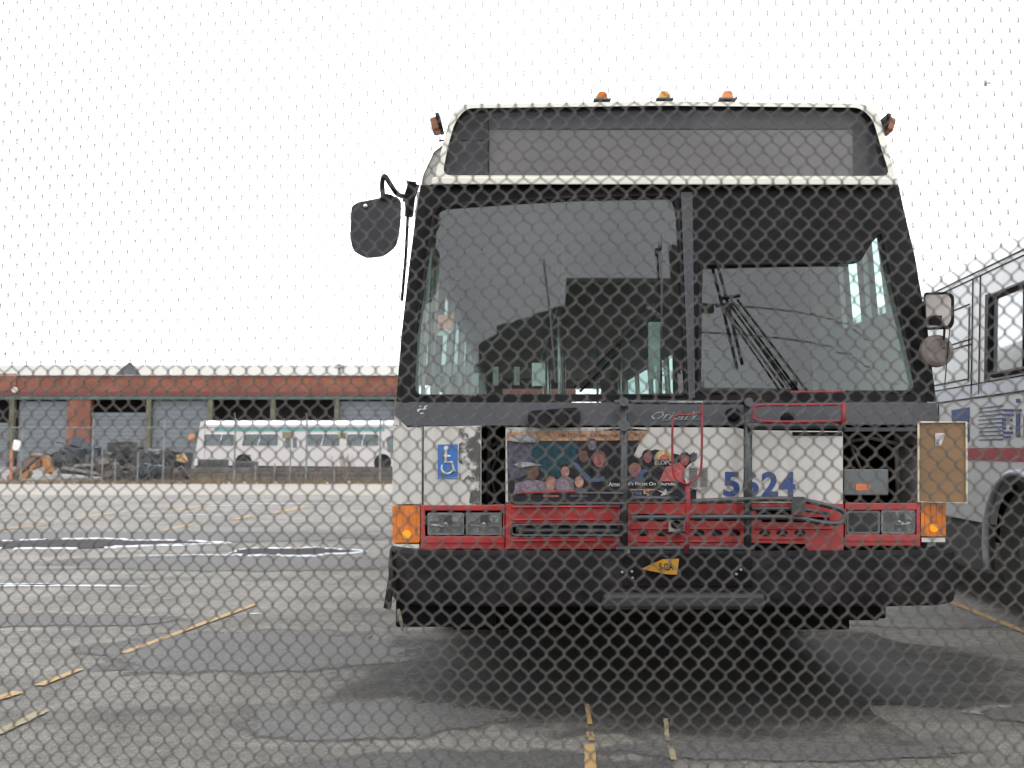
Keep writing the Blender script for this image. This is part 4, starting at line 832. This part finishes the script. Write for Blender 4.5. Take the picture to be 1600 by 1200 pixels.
# ================================================================== FAR BUS
YB = 47.0
FB = thing('city_bus', tuple(at(460, 735, YB)), 'old white city bus with slanted windows, parked side-on beyond the lot before the brick warehouse', 'bus')
fz = lambda py: at(0, py, YB).z; fx = lambda px: at(px, 700, YB).x
fm = lambda px, py, off: at(px, py, YB)+Vector((0, -off, 0))
para = lambda x0, x1, sl: rounded([(x0+sl*.6, 678), (x1, 678), (x1-sl*.2, 696), (x0-sl*.1, 696)], 3)
fwins = [para(318, 366, 2), para(378, 435, 6), para(478, 531, 2), para(541, 592, 2), rect(446, 684, 453, 700), rect(457, 684, 464, 700), rounded([(603, 684), (614, 680), (640, 680), (640, 712), (606, 706)], 3)]
outer = [(314, 663), (620, 663), (660, 668), (664, 700), (664, 730), (306, 727), (308, 700)]
FW = mat('chalky white paint', (.40, .38, .375), .5, var=.05, dirt=(.4, .36, .3), dirt_amt=.5, dscale=1.5, streak=True)
FROOF = mat('bright roof paint', (.62, .63, .64), .5, var=.04)
archp = lambda cx: [(cx+13*math.cos(a), 731-15*math.sin(a)) for a in np.linspace(0, math.pi, 10)]
fill([outer]+fwins, fm, 0, .08, 40, 40).build('side_wall', FW, FB)
for h in fwins:
    fill([h], fm, -.04, 0, 80, 80).build('side_window', glassmat('green tinted window', (.22, .34, .33), 1.5, .05, .35, (.085, .125, .13)), FB)
tm = MB()
for h in fwins[:4]: tm.tube([fm(a, b, .01) for a, b in h]+[fm(*h[0], .01)], .02, 5)
for x in (346, 406, 505, 568): tm.tube([fm(x+2, 678, .01), fm(x-3, 696, .01)], .02, 5)
tm.build('window_trim', CHROME, FB)
fill([rect(336, 667, 601, 674)], fm, .01, .02, 80, 80).build('teal_stripe', mat('teal glass strip', (.07, .20, .20), .4, var=.25, scale=1), FB)
fill([rect(441, 675, 458, 685)], fm, .012, .02, 80, 80).build('sign_panel', mat('olive panel', (.14, .12, .06), .7), FB); fill([rect(526, 676, 542, 685)], fm, .012, .02, 80, 80).build('sign_panel', MATS['olive panel'], FB)
rfp = [(0, fz(663)), (.12, fz(660)), (.45, fz(657.5)), (1.25, fz(656)), (2.05, fz(657.5)), (2.4, fz(660)), (2.5, fz(663)), (2.5, fz(727)), (.08, fz(727))]
MB().loft([[(fx(px), YB+a+(.0 if a < 2.5 else 0), z) for a, z in rfp[:7]] for px in (312, 330, 620, 655)]).build('roof', FROOF, FB, smooth=True)
bb = MB(); bb.box(fx(317), fx(662), YB+.09, YB+2.5, fz(727), fz(663.5)); bb.build('body_shell', mat('dim interior shell', (.14, .15, .15), .7), FB)
for cx in (381, 598):
    fill([archp(cx)], fm, .012, .02, 80, 80).build('wheel_arch', BLACKP, FB); wheel(fx(cx), YB+.2, -1, FB, .5) if False else MB().lathe((fx(cx), YB+.0, .5), [(.0, .46), (.02, .5), (.28, .5)], 'y', 24).build('wheel', TYRE, FB)
fill([[(319, 729), (320, 659), (314, 659), (308, 695), (303, 727)]], fm, .06, .05, 80, 80).build('end_cap', FW, FB)
MB().box(fx(306)-.1, fx(662), YB+.3, YB+2.3, .15, fz(727)+.05).build('chassis', DARK, FB)
MB().lathe(fm(390, 712, .02), [(0, .06), (.02, .05)], 'y', 10).build('side_reflector', ORANGE_DK, FB)

# ================================================================== WAREHOUSE
YW = 62.0
WH = thing('warehouse', tuple(at(300, 728, YW)), 'long low brick warehouse with open and shuttered loading bays at the back of the lot', 'building')
def brickmat(name, c1, c2, mortar):
    m = bpy.data.materials.new(name); m.use_nodes = True; t = m.node_tree; b = t.nodes['Principled BSDF']; l = t.links.new
    tc = N(t, 'ShaderNodeTexCoord'); mp = N(t, 'ShaderNodeMapping'); mp.inputs['Rotation'].default_value = (math.pi/2, 0, 0); br = N(t, 'ShaderNodeTexBrick')
    br.inputs['Scale'].default_value = 2.2; br.inputs['Color1'].default_value = c1+(1,); br.inputs['Color2'].default_value = c2+(1,); br.inputs['Mortar'].default_value = mortar+(1,)
    l(tc.outputs['Object'], mp.inputs[0]); l(mp.outputs[0], br.inputs[0]); n = N(t, 'ShaderNodeTexNoise'); n.inputs['Scale'].default_value = .6; n.inputs['Detail'].default_value = 6; l(tc.outputs['Object'], n.inputs[0])
    r = N(t, 'ShaderNodeValToRGB'); r.color_ramp.elements[0].position = .3; r.color_ramp.elements[0].color = (.6, .55, .55, 1); r.color_ramp.elements[1].color = (1.2, 1.15, 1.1, 1); r.color_ramp.elements[1].position = .7; l(n.outputs[0], r.inputs[0])
    x = N(t, 'ShaderNodeMix', data_type='RGBA', blend_type='MULTIPLY'); x.inputs[0].default_value = 1; l(br.outputs[0], x.inputs[6]); l(r.outputs[0], x.inputs[7]); l(x.outputs[2], b.inputs['Base Color']); b.inputs['Roughness'].default_value = .85; return m
BR = brickmat('orange red brick', (.20, .066, .036), (.15, .045, .028), (.16, .10, .07))
wz = lambda py: at(0, py, YW).z; wx = lambda px: at(px, 650, YW).x
MB().box(wx(-260), wx(900), YW, YW+.4, wz(612), wz(587)).build('brick_parapet', BR, WH)
MB().box(wx(-260), wx(24), YW-.1, YW-.002, wz(611), wz(584)).build('brick_parapet', BR, WH)
MB().box(wx(-260), wx(900), YW-.12, YW+.3, wz(618), wz(612)).build('red_fascia', mat('dark red fascia', (.095, .02, .02), .6, var=.2, scale=1), WH)
MB().box(wx(-260), wx(900), YW-.05, YW+.3, wz(624), wz(618)).build('green_beam', mat('faded green steel', (.06, .09, .075), .6, var=.4, scale=1.5, dirt=(.1, .08, .05), dirt_amt=.7), WH)
MB().box(wx(-260), wx(900), YW-.14, YW+.42, wz(587), wz(586)).build('coping', mat('grey coping', (.35, .34, .32), .7), WH)
for px in (122,): MB().box(wx(105), wx(141), YW, YW+.5, -.05, wz(624)).build('brick_pier', BR, WH)
GRN = mat('weathered green column', (.085, .08, .05), .7, var=.4, scale=2, dirt=(.08, .11, .08), dirt_amt=.7)
for px in (-80, 18, 232, 328, 426, 526, 620, 715, 810): MB().box(wx(px)-.16, wx(px)+.16, YW-.03, YW+.3, 0, wz(624)).build('column', GRN, WH)
SHUT = mat('blue grey shutter', (.11, .125, .138), .6, var=.12, scale=.6, dirt=(.10, .10, .1), dirt_amt=.5, dscale=.8, streak=True)
VOID = mat('dark bay interior', (.03, .022, .024), .9, var=.3)
for x0, x1, top in [(-180, -85, 624), (-75, 10, 660), (26, 105, 626), (141, 230, 644), (236, 326, 625), (332, 423, 735), (430, 523, 735), (530, 617, 626), (624, 712, 626), (720, 806, 626)]:
    if top < 700:
        q = MB(); n = 14; z1 = wz(top); 
        for k in range(n): q.box(wx(x0), wx(x1), YW+.30+(.012 if k % 2 else 0), YW+.36, z1*k/n, z1*(k+1)/n-.02)
        q.build('roller_shutter', SHUT, WH)
MB().box(wx(-260), wx(900), YW+4, YW+4.2, 0, wz(600)).build('bay_interior', VOID, WH); MB().box(wx(-260), wx(900), YW+.4, YW+4, wz(618), wz(614)).build('bay_ceiling', VOID, WH)
# corrugated metal roof
rm = MB(); n = 440; xs = np.linspace(wx(-260), wx(900), n); pA = []; pB = []
z0, z1 = wz(588), at(0, 571, 76).z
secs = [[(x, YW+.5, z0+(.05 if i % 2 else 0)), (x*1.0, 76, z1+(.05 if i % 2 else 0))] for i, x in enumerate(xs)]
rm.loft(secs); rm.build('roof', mat('pale corrugated metal', (.245, .235, .21), .55, metal=.0, var=.08, scale=.3, dirt=(.2, .18, .15), dirt_amt=.5, dscale=.6), WH, fixn=False)
rg = MB(); sk_ = [(wx(170), wz(586)), (wx(192), wz(565)), (wx(197), wz(566)), (wx(214), wz(586))]
rg.add([(x, YW+.6, z) for x, z in sk_]+[(x*(YW+1.6)/(YW+.6), YW+1.6, z) for x, z in sk_], [(0, 1, 2, 3), (7, 6, 5, 4), (0, 4, 5, 1), (1, 5, 6, 2), (2, 6, 7, 3), (3, 7, 4, 0)]); rg.build('roof_gable', mat('dark slate gable', (.07, .07, .08), .7, var=.3), WH)
vn = MB(); vn.lathe((wx(525), YW+1, wz(584)), [(0, .12), (.5, .12), (.5, .42), (.75, .3), (.8, .05)], 'z', 12); vn.build('roof_vent', mat('dull vent', (.2, .2, .2), .6), WH)
MB().tube([(wx(256), YW+1, wz(588)), (wx(256), YW+1, wz(572))], .03, 6).build('vent_pipe', CHROME, WH)
MB().lathe((wx(24), YW-.2, wz(610)), [(-.1, .15), (0, .22), (.1, .1)], 'y', 12).build('wall_lamp', WHITE_CLEAN, WH)
MB().lathe((wx(301), YW-.1, wz(683)), [(-.03, .22), (.0, .25), (.1, .25)], 'y', 12).build('wall_sign', mat('orange disc', (.4, .17, .07), .6), WH)

# ================================================================== FAR FENCE, LOW WALL, SCRAP
YF = 31.2
FF = thing('chain_link_fence', tuple(at(300, 757, YF)), 'distant tall chain link fence with thin pale posts before the scrap heap and old bus', 'fence')
PG = mat('far galvanised post', (.15, .16, .158), .5, metal=.3, var=.2)
for px, top in [(-80, 655), (34, 655), (145, 655), (256, 655), (367, 655), (479, 655), (594, 655), (706, 655), (818, 655)]:
    x = at(px, 700, YF).x; q = MB(); q.tube([(x, YF, 0), (x, YF, at(px, top, YF).z)], .036, 8); q.tube([(x, YF, at(px, top, YF).z), (x, YF-.15, at(px, top, YF).z+.2)], .02, 6); q.build('post', PG, FF)
for px, top in [(161, 700), (181, 716), (216, 706), (454, 684), (430, 724), (523, 730), (400, 727)]:
    x = at(px, 700, YF-.3).x; MB().tube([(x, YF-.3, 0), (x, YF-.3, at(px, top, YF).z)], .026, 6).build('short_post', PG, FF)
x0, x1 = at(-120, 700, YF).x, at(860, 700, YF).x; zt = at(0, 668, YF).z
MB().tube([(x0, YF, zt), (x1, YF, zt)], .018, 6).build('top_rail', PG, FF)
wm_ = MB(); H = zt-.05; st = .085; r = .0016
k = x0-H
while k < x1:
    for s in (1, -1):
        a, b = (k, k+H) if s == 1 else (k+H, k)
        wm_.v += [(a-r, YF-.01*s, .05), (a+r, YF-.01*s, .05), (b+r, YF-.01*s, zt), (b-r, YF-.01*s, zt)]; n = len(wm_.v); wm_.f.append((n-4, n-3, n-2, n-1))
    k += st
wm_.build('wire_mesh', mat('dull wire', (.22, .22, .21), .6), FF, fixn=False)
# low dark retaining wall
LW = mat('dark timber wall', (.085, .072, .062), .85, var=.35, scale=1.5, dirt=(.05, .045, .04), dirt_amt=.6, dscale=2)
lw = thing('low_wall', tuple(at(460, 755, 32.2)), 'low dark plank wall below the old white bus behind the far fence', 'wall')
for k, (z0, z1) in enumerate([(0, .17), (.18, .35), (.36, .53)]):
    MB().box(at(296, 740, 32.2).x, at(900, 740, 32.2).x, 32.2+.02*k, 32.4, z0, z1).build('plank', LW, lw, bevel=.02)
for px in (400, 428, 520, 560, 610): x = at(px, 740, 32.1).x; MB().box(x-.06, x+.06, 32.08, 32.19, 0, .58).build('wall_post', LW, lw)
# crates/tyre boxes left of the wall
def dark_box(px0, px1, py0, Y, h, label, m):
    a, b = at(px0, 740, Y), at(px1, 740, Y); o = MB().obox(((a.x+b.x)/2, Y, h/2), (b.x-a.x, .8, h)); 
    for k in range(5): o.box(a.x+(b.x-a.x)*(k+.1)/5, a.x+(b.x-a.x)*(k+.3)/5, Y-.46, Y-.402, .05, h-.05)
    return tag(o.build('crate', m, origin=Vector(((a.x+b.x)/2, Y, 0)), bevel=.02), label, 'crate')
CR = mat('dark crate', (.04, .042, .045), .8, var=.3, scale=3)
dark_box(314, 352, 725, 33.6, .82, 'black crate under the left rear corner of the old white bus', CR); dark_box(368, 399, 728, 33.6, .74, 'black crate beside the wheel arch of the old white bus', CR)
dark_box(302, 345, 735, 32.9, .5, 'low dark crate at the left end of the plank wall', CR)
# scrap heap
SCR = [mat('scrap '+n, c, .6, metal=.3, var=.45, scale=5, dirt=d, dirt_amt=.7, dscale=4) for n, c, d in [('blue', (.018, .027, .045), (.05, .05, .05)), ('black', (.014, .015, .018), (.045, .04, .037)), ('grey', (.045, .05, .056), (.02, .02, .018)), ('brown', (.05, .038, .032), (.02, .02, .018)), ('tan', (.18, .17, .155), (.07, .06, .05))]]
def scrap(px, py, wpx, hpx, Y, m, label, seed, cat='engine', name='scrap_engine'):
    rnd = random.Random(seed); c = at(px, py+hpx/2, Y); W = wpx/F*Y; Hh = hpx/F*Y; o = MB(); base = c.z
    o.obox((c.x, Y, base+Hh*.45), (W*.8, 1.0, Hh*.75), (rnd.uniform(-.1, .1), rnd.uniform(-.1, .1), rnd.uniform(-.3, .3)))
    for k in range(9):
        s = [rnd.uniform(.12, .4)*min(W, 1.3) for _ in range(3)]
        o.obox((c.x+rnd.uniform(-.45, .45)*W, Y-.4+rnd.uniform(-.3, .2), base+rnd.uniform(.15, .95)*Hh), s, (rnd.uniform(-.6, .6), rnd.uniform(-.6, .6), rnd.uniform(-1, 1)))
    for k in range(5):
        p = Vector((c.x+rnd.uniform(-.45, .45)*W, Y-.75, base+rnd.uniform(.2, .9)*Hh)); q = p+Vector((rnd.uniform(-.5, .5)*min(W, 1.2), rnd.uniform(-.1, .3), rnd.uniform(-.3, .3))); o.tube([p, (p+q)/2+Vector((0, 0, .08)), q], rnd.uniform(.02, .05), 6)
    for k in range(2): o.lathe((c.x+rnd.uniform(-.3, .3)*W, Y-.7, base+rnd.uniform(.3, .7)*Hh), [(-.06, .08), (-.05, .16), (.05, .16)], 'y', 12)
    return tag(o.build(name, m, origin=Vector((c.x, Y, base)), bevel=.015), label, cat)
scrap(100, 722, 34, 42, 35.5, SCR[2], 'grey scrap engine at the left end of the heap, beside the orange machine arm', 1)
scrap(128, 716, 46, 54, 36.5, SCR[0], 'wide dark blue scrap engine below the brick pier', 2)
scrap(158, 730, 40, 34, 34.5, SCR[1], 'low black scrap engine at the front foot of the heap', 3)
scrap(192, 712, 40, 62, 37, SCR[1], 'tallest black scrap engine in the middle of the heap', 4)
scrap(190, 738, 50, 24, 34.0, SCR[3], 'rusty brown scrap gearbox on the ground before the tallest engine', 5, 'gearbox', 'scrap_gearbox')
scrap(232, 718, 34, 46, 36.5, SCR[2], 'grey scrap engine right of the tallest one', 6)
scrap(242, 738, 40, 26, 34.2, SCR[0], 'blue scrap gearbox on the ground under the grey engine', 7, 'gearbox', 'scrap_gearbox')
scrap(276, 718, 36, 38, 36.5, SCR[1], 'black scrap engine at the right end of the heap near the old bus', 8)
scrap(282, 740, 34, 22, 34.4, SCR[3], 'brown scrap gearbox at the right foot of the heap', 9, 'gearbox', 'scrap_gearbox')
scrap(215, 742, 40, 20, 33.6, SCR[1], 'small black scrap lump between the two rows of gearboxes', 10, 'scrap', 'scrap_part')
for px, py, Y, dx_, dz_, lab in [(150, 727, 33.6, 1.7, .08, 'long pale scrap beam lying level across the heap'), (135, 738, 33.4, 1.9, -.32, 'long pale scrap beam sloping down to the right at the heap foot')]:
    c = at(px, py, Y); o = MB().obox(c, (dx_, .1, .05), (0, -math.atan2(dz_, dx_), 0)); o.obox(c+Vector((0, .06, .03)), (dx_*.98, .03, .1), (0, -math.atan2(dz_, dx_), 0)); tag(o.build('scrap_beam', SCR[4], origin=Vector(c)), lab, 'beam')
yb_ = at(284, 717, 34.8); o = MB().obox(yb_, (.32, .3, .22), (0, .3, .2)); o.tube([yb_+Vector((-.15, -.1, .1)), yb_+Vector((.1, -.1, .2)), yb_+Vector((.25, -.1, -.1))], .04, 6); tag(o.build('scrap_pump', mat('ochre casting', (.36, .22, .09), .6, var=.3), origin=yb_), 'small ochre scrap pump perched on the right end of the heap', 'pump')
tr_ = at(89, 738, 33.6); o = MB().add([tr_+Vector(v) for v in ((-.28, -.2, -.26), (.28, -.2, -.26), (.02, .0, .18), (0, .5, -.26))], [(0, 1, 2), (1, 3, 2), (3, 0, 2), (0, 3, 1)]); tag(o.build('scrap_sheet', SCR[4], origin=tr_), 'small pale pointed metal sheet between orange arm and heap', 'sheet metal')
# orange machine arm
OR = mat('worn orange paint', (.30, .115, .022), .6, var=.25, scale=3, dirt=(.14, .07, .045), dirt_amt=.8, dscale=3); RB = mat('rusty brown plate', (.13, .08, .06), .8, var=.3, scale=3)
am = thing('machine_arm', tuple(at(42, 752, 34)), 'derelict orange and rust bent digger arm at the far left of the lot', 'machine')
def slab(pts, Y, th, m, nm): 
    fill([pts], lambda a, b, o: at(a, b, Y)+Vector((0, -o, 0)), 0, th, 100, 100).build(nm, m, am, bevel=.02)
slab([(12, 742), (50, 708), (62, 710), (40, 732), (22, 747)], 34, .4, RB, 'boom'); slab([(45, 730), (60, 718), (60, 730), (48, 734)], 33.9, .3, OR, 'boom_plate'); slab([(28, 745), (42, 735), (46, 740), (40, 748), (30, 748)], 33.8, .3, OR, 'boom_plate')
slab([(64, 712), (70, 712), (80, 738), (70, 740)], 34, .35, OR, 'dipper'); slab([(10, 744), (22, 738), (24, 752), (12, 752)], 34, .5, RB, 'foot')
MB().tube([at(48, 712, 33.6), at(66, 712, 33.6)], .06, 8).build('hydraulic_ram', RB, am)
# small sign and its post
sg = thing('small_sign', tuple(at(18, 750, 33)), 'small blank white sign on an orange post by the digger arm', 'sign')
MB().obox(at(26, 696, 33), (.27, .03, .40), (0, .12, 0)).build('sign_board', mat('white board', (.6, .6, .6), .6), sg, bevel=.01)
q = MB(); q.tube([at(17, 750, 33.05), at(18, 704, 33.05), at(24, 690, 33.05)], .05, 8); q.build('post', mat('orange post', (.35, .13, .07), .7), sg)
# bare shrubs and dry weeds
BK = mat('bare twig bark', (.16, .125, .10), .9, var=.2)
def shrub(px, Y, h, seed, label):
    rnd = random.Random(seed); c = at(px, 750, Y); c.z = 0; o = MB()
    def br(p, d, l, r, dep):
        q = p+d*l; o.tube([p, p+d*l*.5+Vector((rnd.uniform(-.03, .03),)*3), q], [r, r*.8, r*.6], 5)
        if dep: 
            for _ in range(3): br(p+d*l*rnd.uniform(.4, 1), (d+Vector((rnd.uniform(-.8, .8), rnd.uniform(-.5, .5), rnd.uniform(-.1, .5)))).normalized(), l*.62, r*.6, dep-1)
    for k in range(5): br(Vector(c)+Vector((rnd.uniform(-.25, .25), 0, 0)), Vector((rnd.uniform(-.5, .5), rnd.uniform(-.2, .2), 1)).normalized(), h*.45, .016, 3)
    tag(o.build('bare_shrub', BK, origin=Vector(c), fixn=False), label, 'shrub', 'bare shrubs along the far fence')
shrub(543, 31.7, 1.25, 3, 'largest leafless shrub before the right part of the old white bus'); shrub(463, 31.7, .85, 5, 'leafless shrub before the doors of the old white bus'); shrub(495, 31.6, .5, 8, 'small leafless shrub between the two larger ones')
o = MB(); rnd = random.Random(2)
for k in range(2600):
    x = rnd.uniform(at(-40, 750, 31).x, at(640, 750, 31).x); y = rnd.uniform(30.85, 31.6); h = rnd.uniform(.05, .22)*(1.5 if x > at(300, 750, 31).x and x < at(420, 750, 31).x else 1); dx_ = rnd.uniform(-.08, .08)
    n = len(o.v); o.v += [(x-.012, y, 0), (x+.012, y, 0), (x+dx_, y-.02, h)]; o.f.append((n, n+1, n+2))
struct(o.build('dry_grass', mat('dry grass', (.19, .13, .07), .9, var=.4, scale=2), fixn=False), 'stuff')
o = MB()
for k in range(22):
    c = Vector((rnd.uniform(at(0, 750, 30.5).x, at(620, 750, 30.5).x), rnd.uniform(30.2, 31.1), .03)); o.obox(c, [rnd.uniform(.03, .12) for _ in range(3)], [rnd.uniform(0, 3) for _ in range(3)])
struct(o.build('litter', mat('pale litter', (.22, .22, .2), .8, var=.3), fixn=False), 'stuff')

# ================================================================== BUILDING ACROSS THE STREET, BEHIND THE CAMERA (unseen itself; shaped so its reflection darkens the left pane)
BB = thing('mirrored_building', (1.2, -12, 0), 'tall dark brown brick building added behind the camera, shaped for its mirror image in the windshield', 'building')
DBR = brickmat('unseen building brick', (.07, .045, .04), (.055, .035, .03), (.08, .06, .05))
mb_ = MB().box(.8, 4.25, -19, -12, 0, 10.1); mb_.build('unseen_brick_block', DBR, BB)
pts = [(-4.4, 0), (-4.4, 5.2)]+[(-4.4+3.4*(1-math.cos(a)), 5.2+4.0*math.sin(a)) for a in np.linspace(0, math.pi/2, 10)]+[(.8, 9.65), (.8, 0)]
fill([pts], lambda x, z, o_: Vector((x, -12.2+o_, z)), 0, 6, 1.5, 2).build('unseen_arched_block', DBR, BB)
wn = MB()
for x in (1.5, 2.4, 3.3):
    for z in (1.2, 4.2, 7.2): wn.box(x, x+.6, -12.0, -11.96, z, z+1.3)
wn.build('window', glassmat('unseen building glass', (.1, .12, .12), 1.5, .1, .3, (.1, .1, .1)), BB)  # windows of the added building
MB().box(.7, 4.35, -19.1, -11.9, 10.1, 10.22).build('coping', mat('unseen building stone', (.2, .19, .17), .8), BB)  # coping of the added building

# overhead cables and their pole across the street, mirrored faintly in the driver's pane
UP = thing('utility_pole', (2.75, -5.2, 0), 'tapered wooden utility pole standing across the street behind the camera', 'pole')
WD = mat('creosoted wood', (.05, .04, .03), .9, var=.3, scale=3)
MB().tube([(2.75, -5.2, 0), (2.75, -5.2, 7.4)], [.14, .09], 14).build('shaft', WD, UP, smooth=True)
MB().box(2.0, 3.5, -5.26, -5.14, 6.2, 6.32).build('crossarm', WD, UP, bevel=.01)
for za, zb, lab in ((6.36, 5.35, 'upper black overhead cable across the street, mirrored in the driver side windshield'), (5.85, 4.7, 'lower black overhead cable across the street, mirrored in the driver side windshield')):
    pts = [(2.75+t*11, -5.2, za+(zb-za)*(t**1.6)) for t in np.linspace(0, 1, 20)]
    tag(MB().tube(pts, .014, 6).build('overhead_cable', BLACKP, origin=Vector(pts[0])), lab, 'cable')
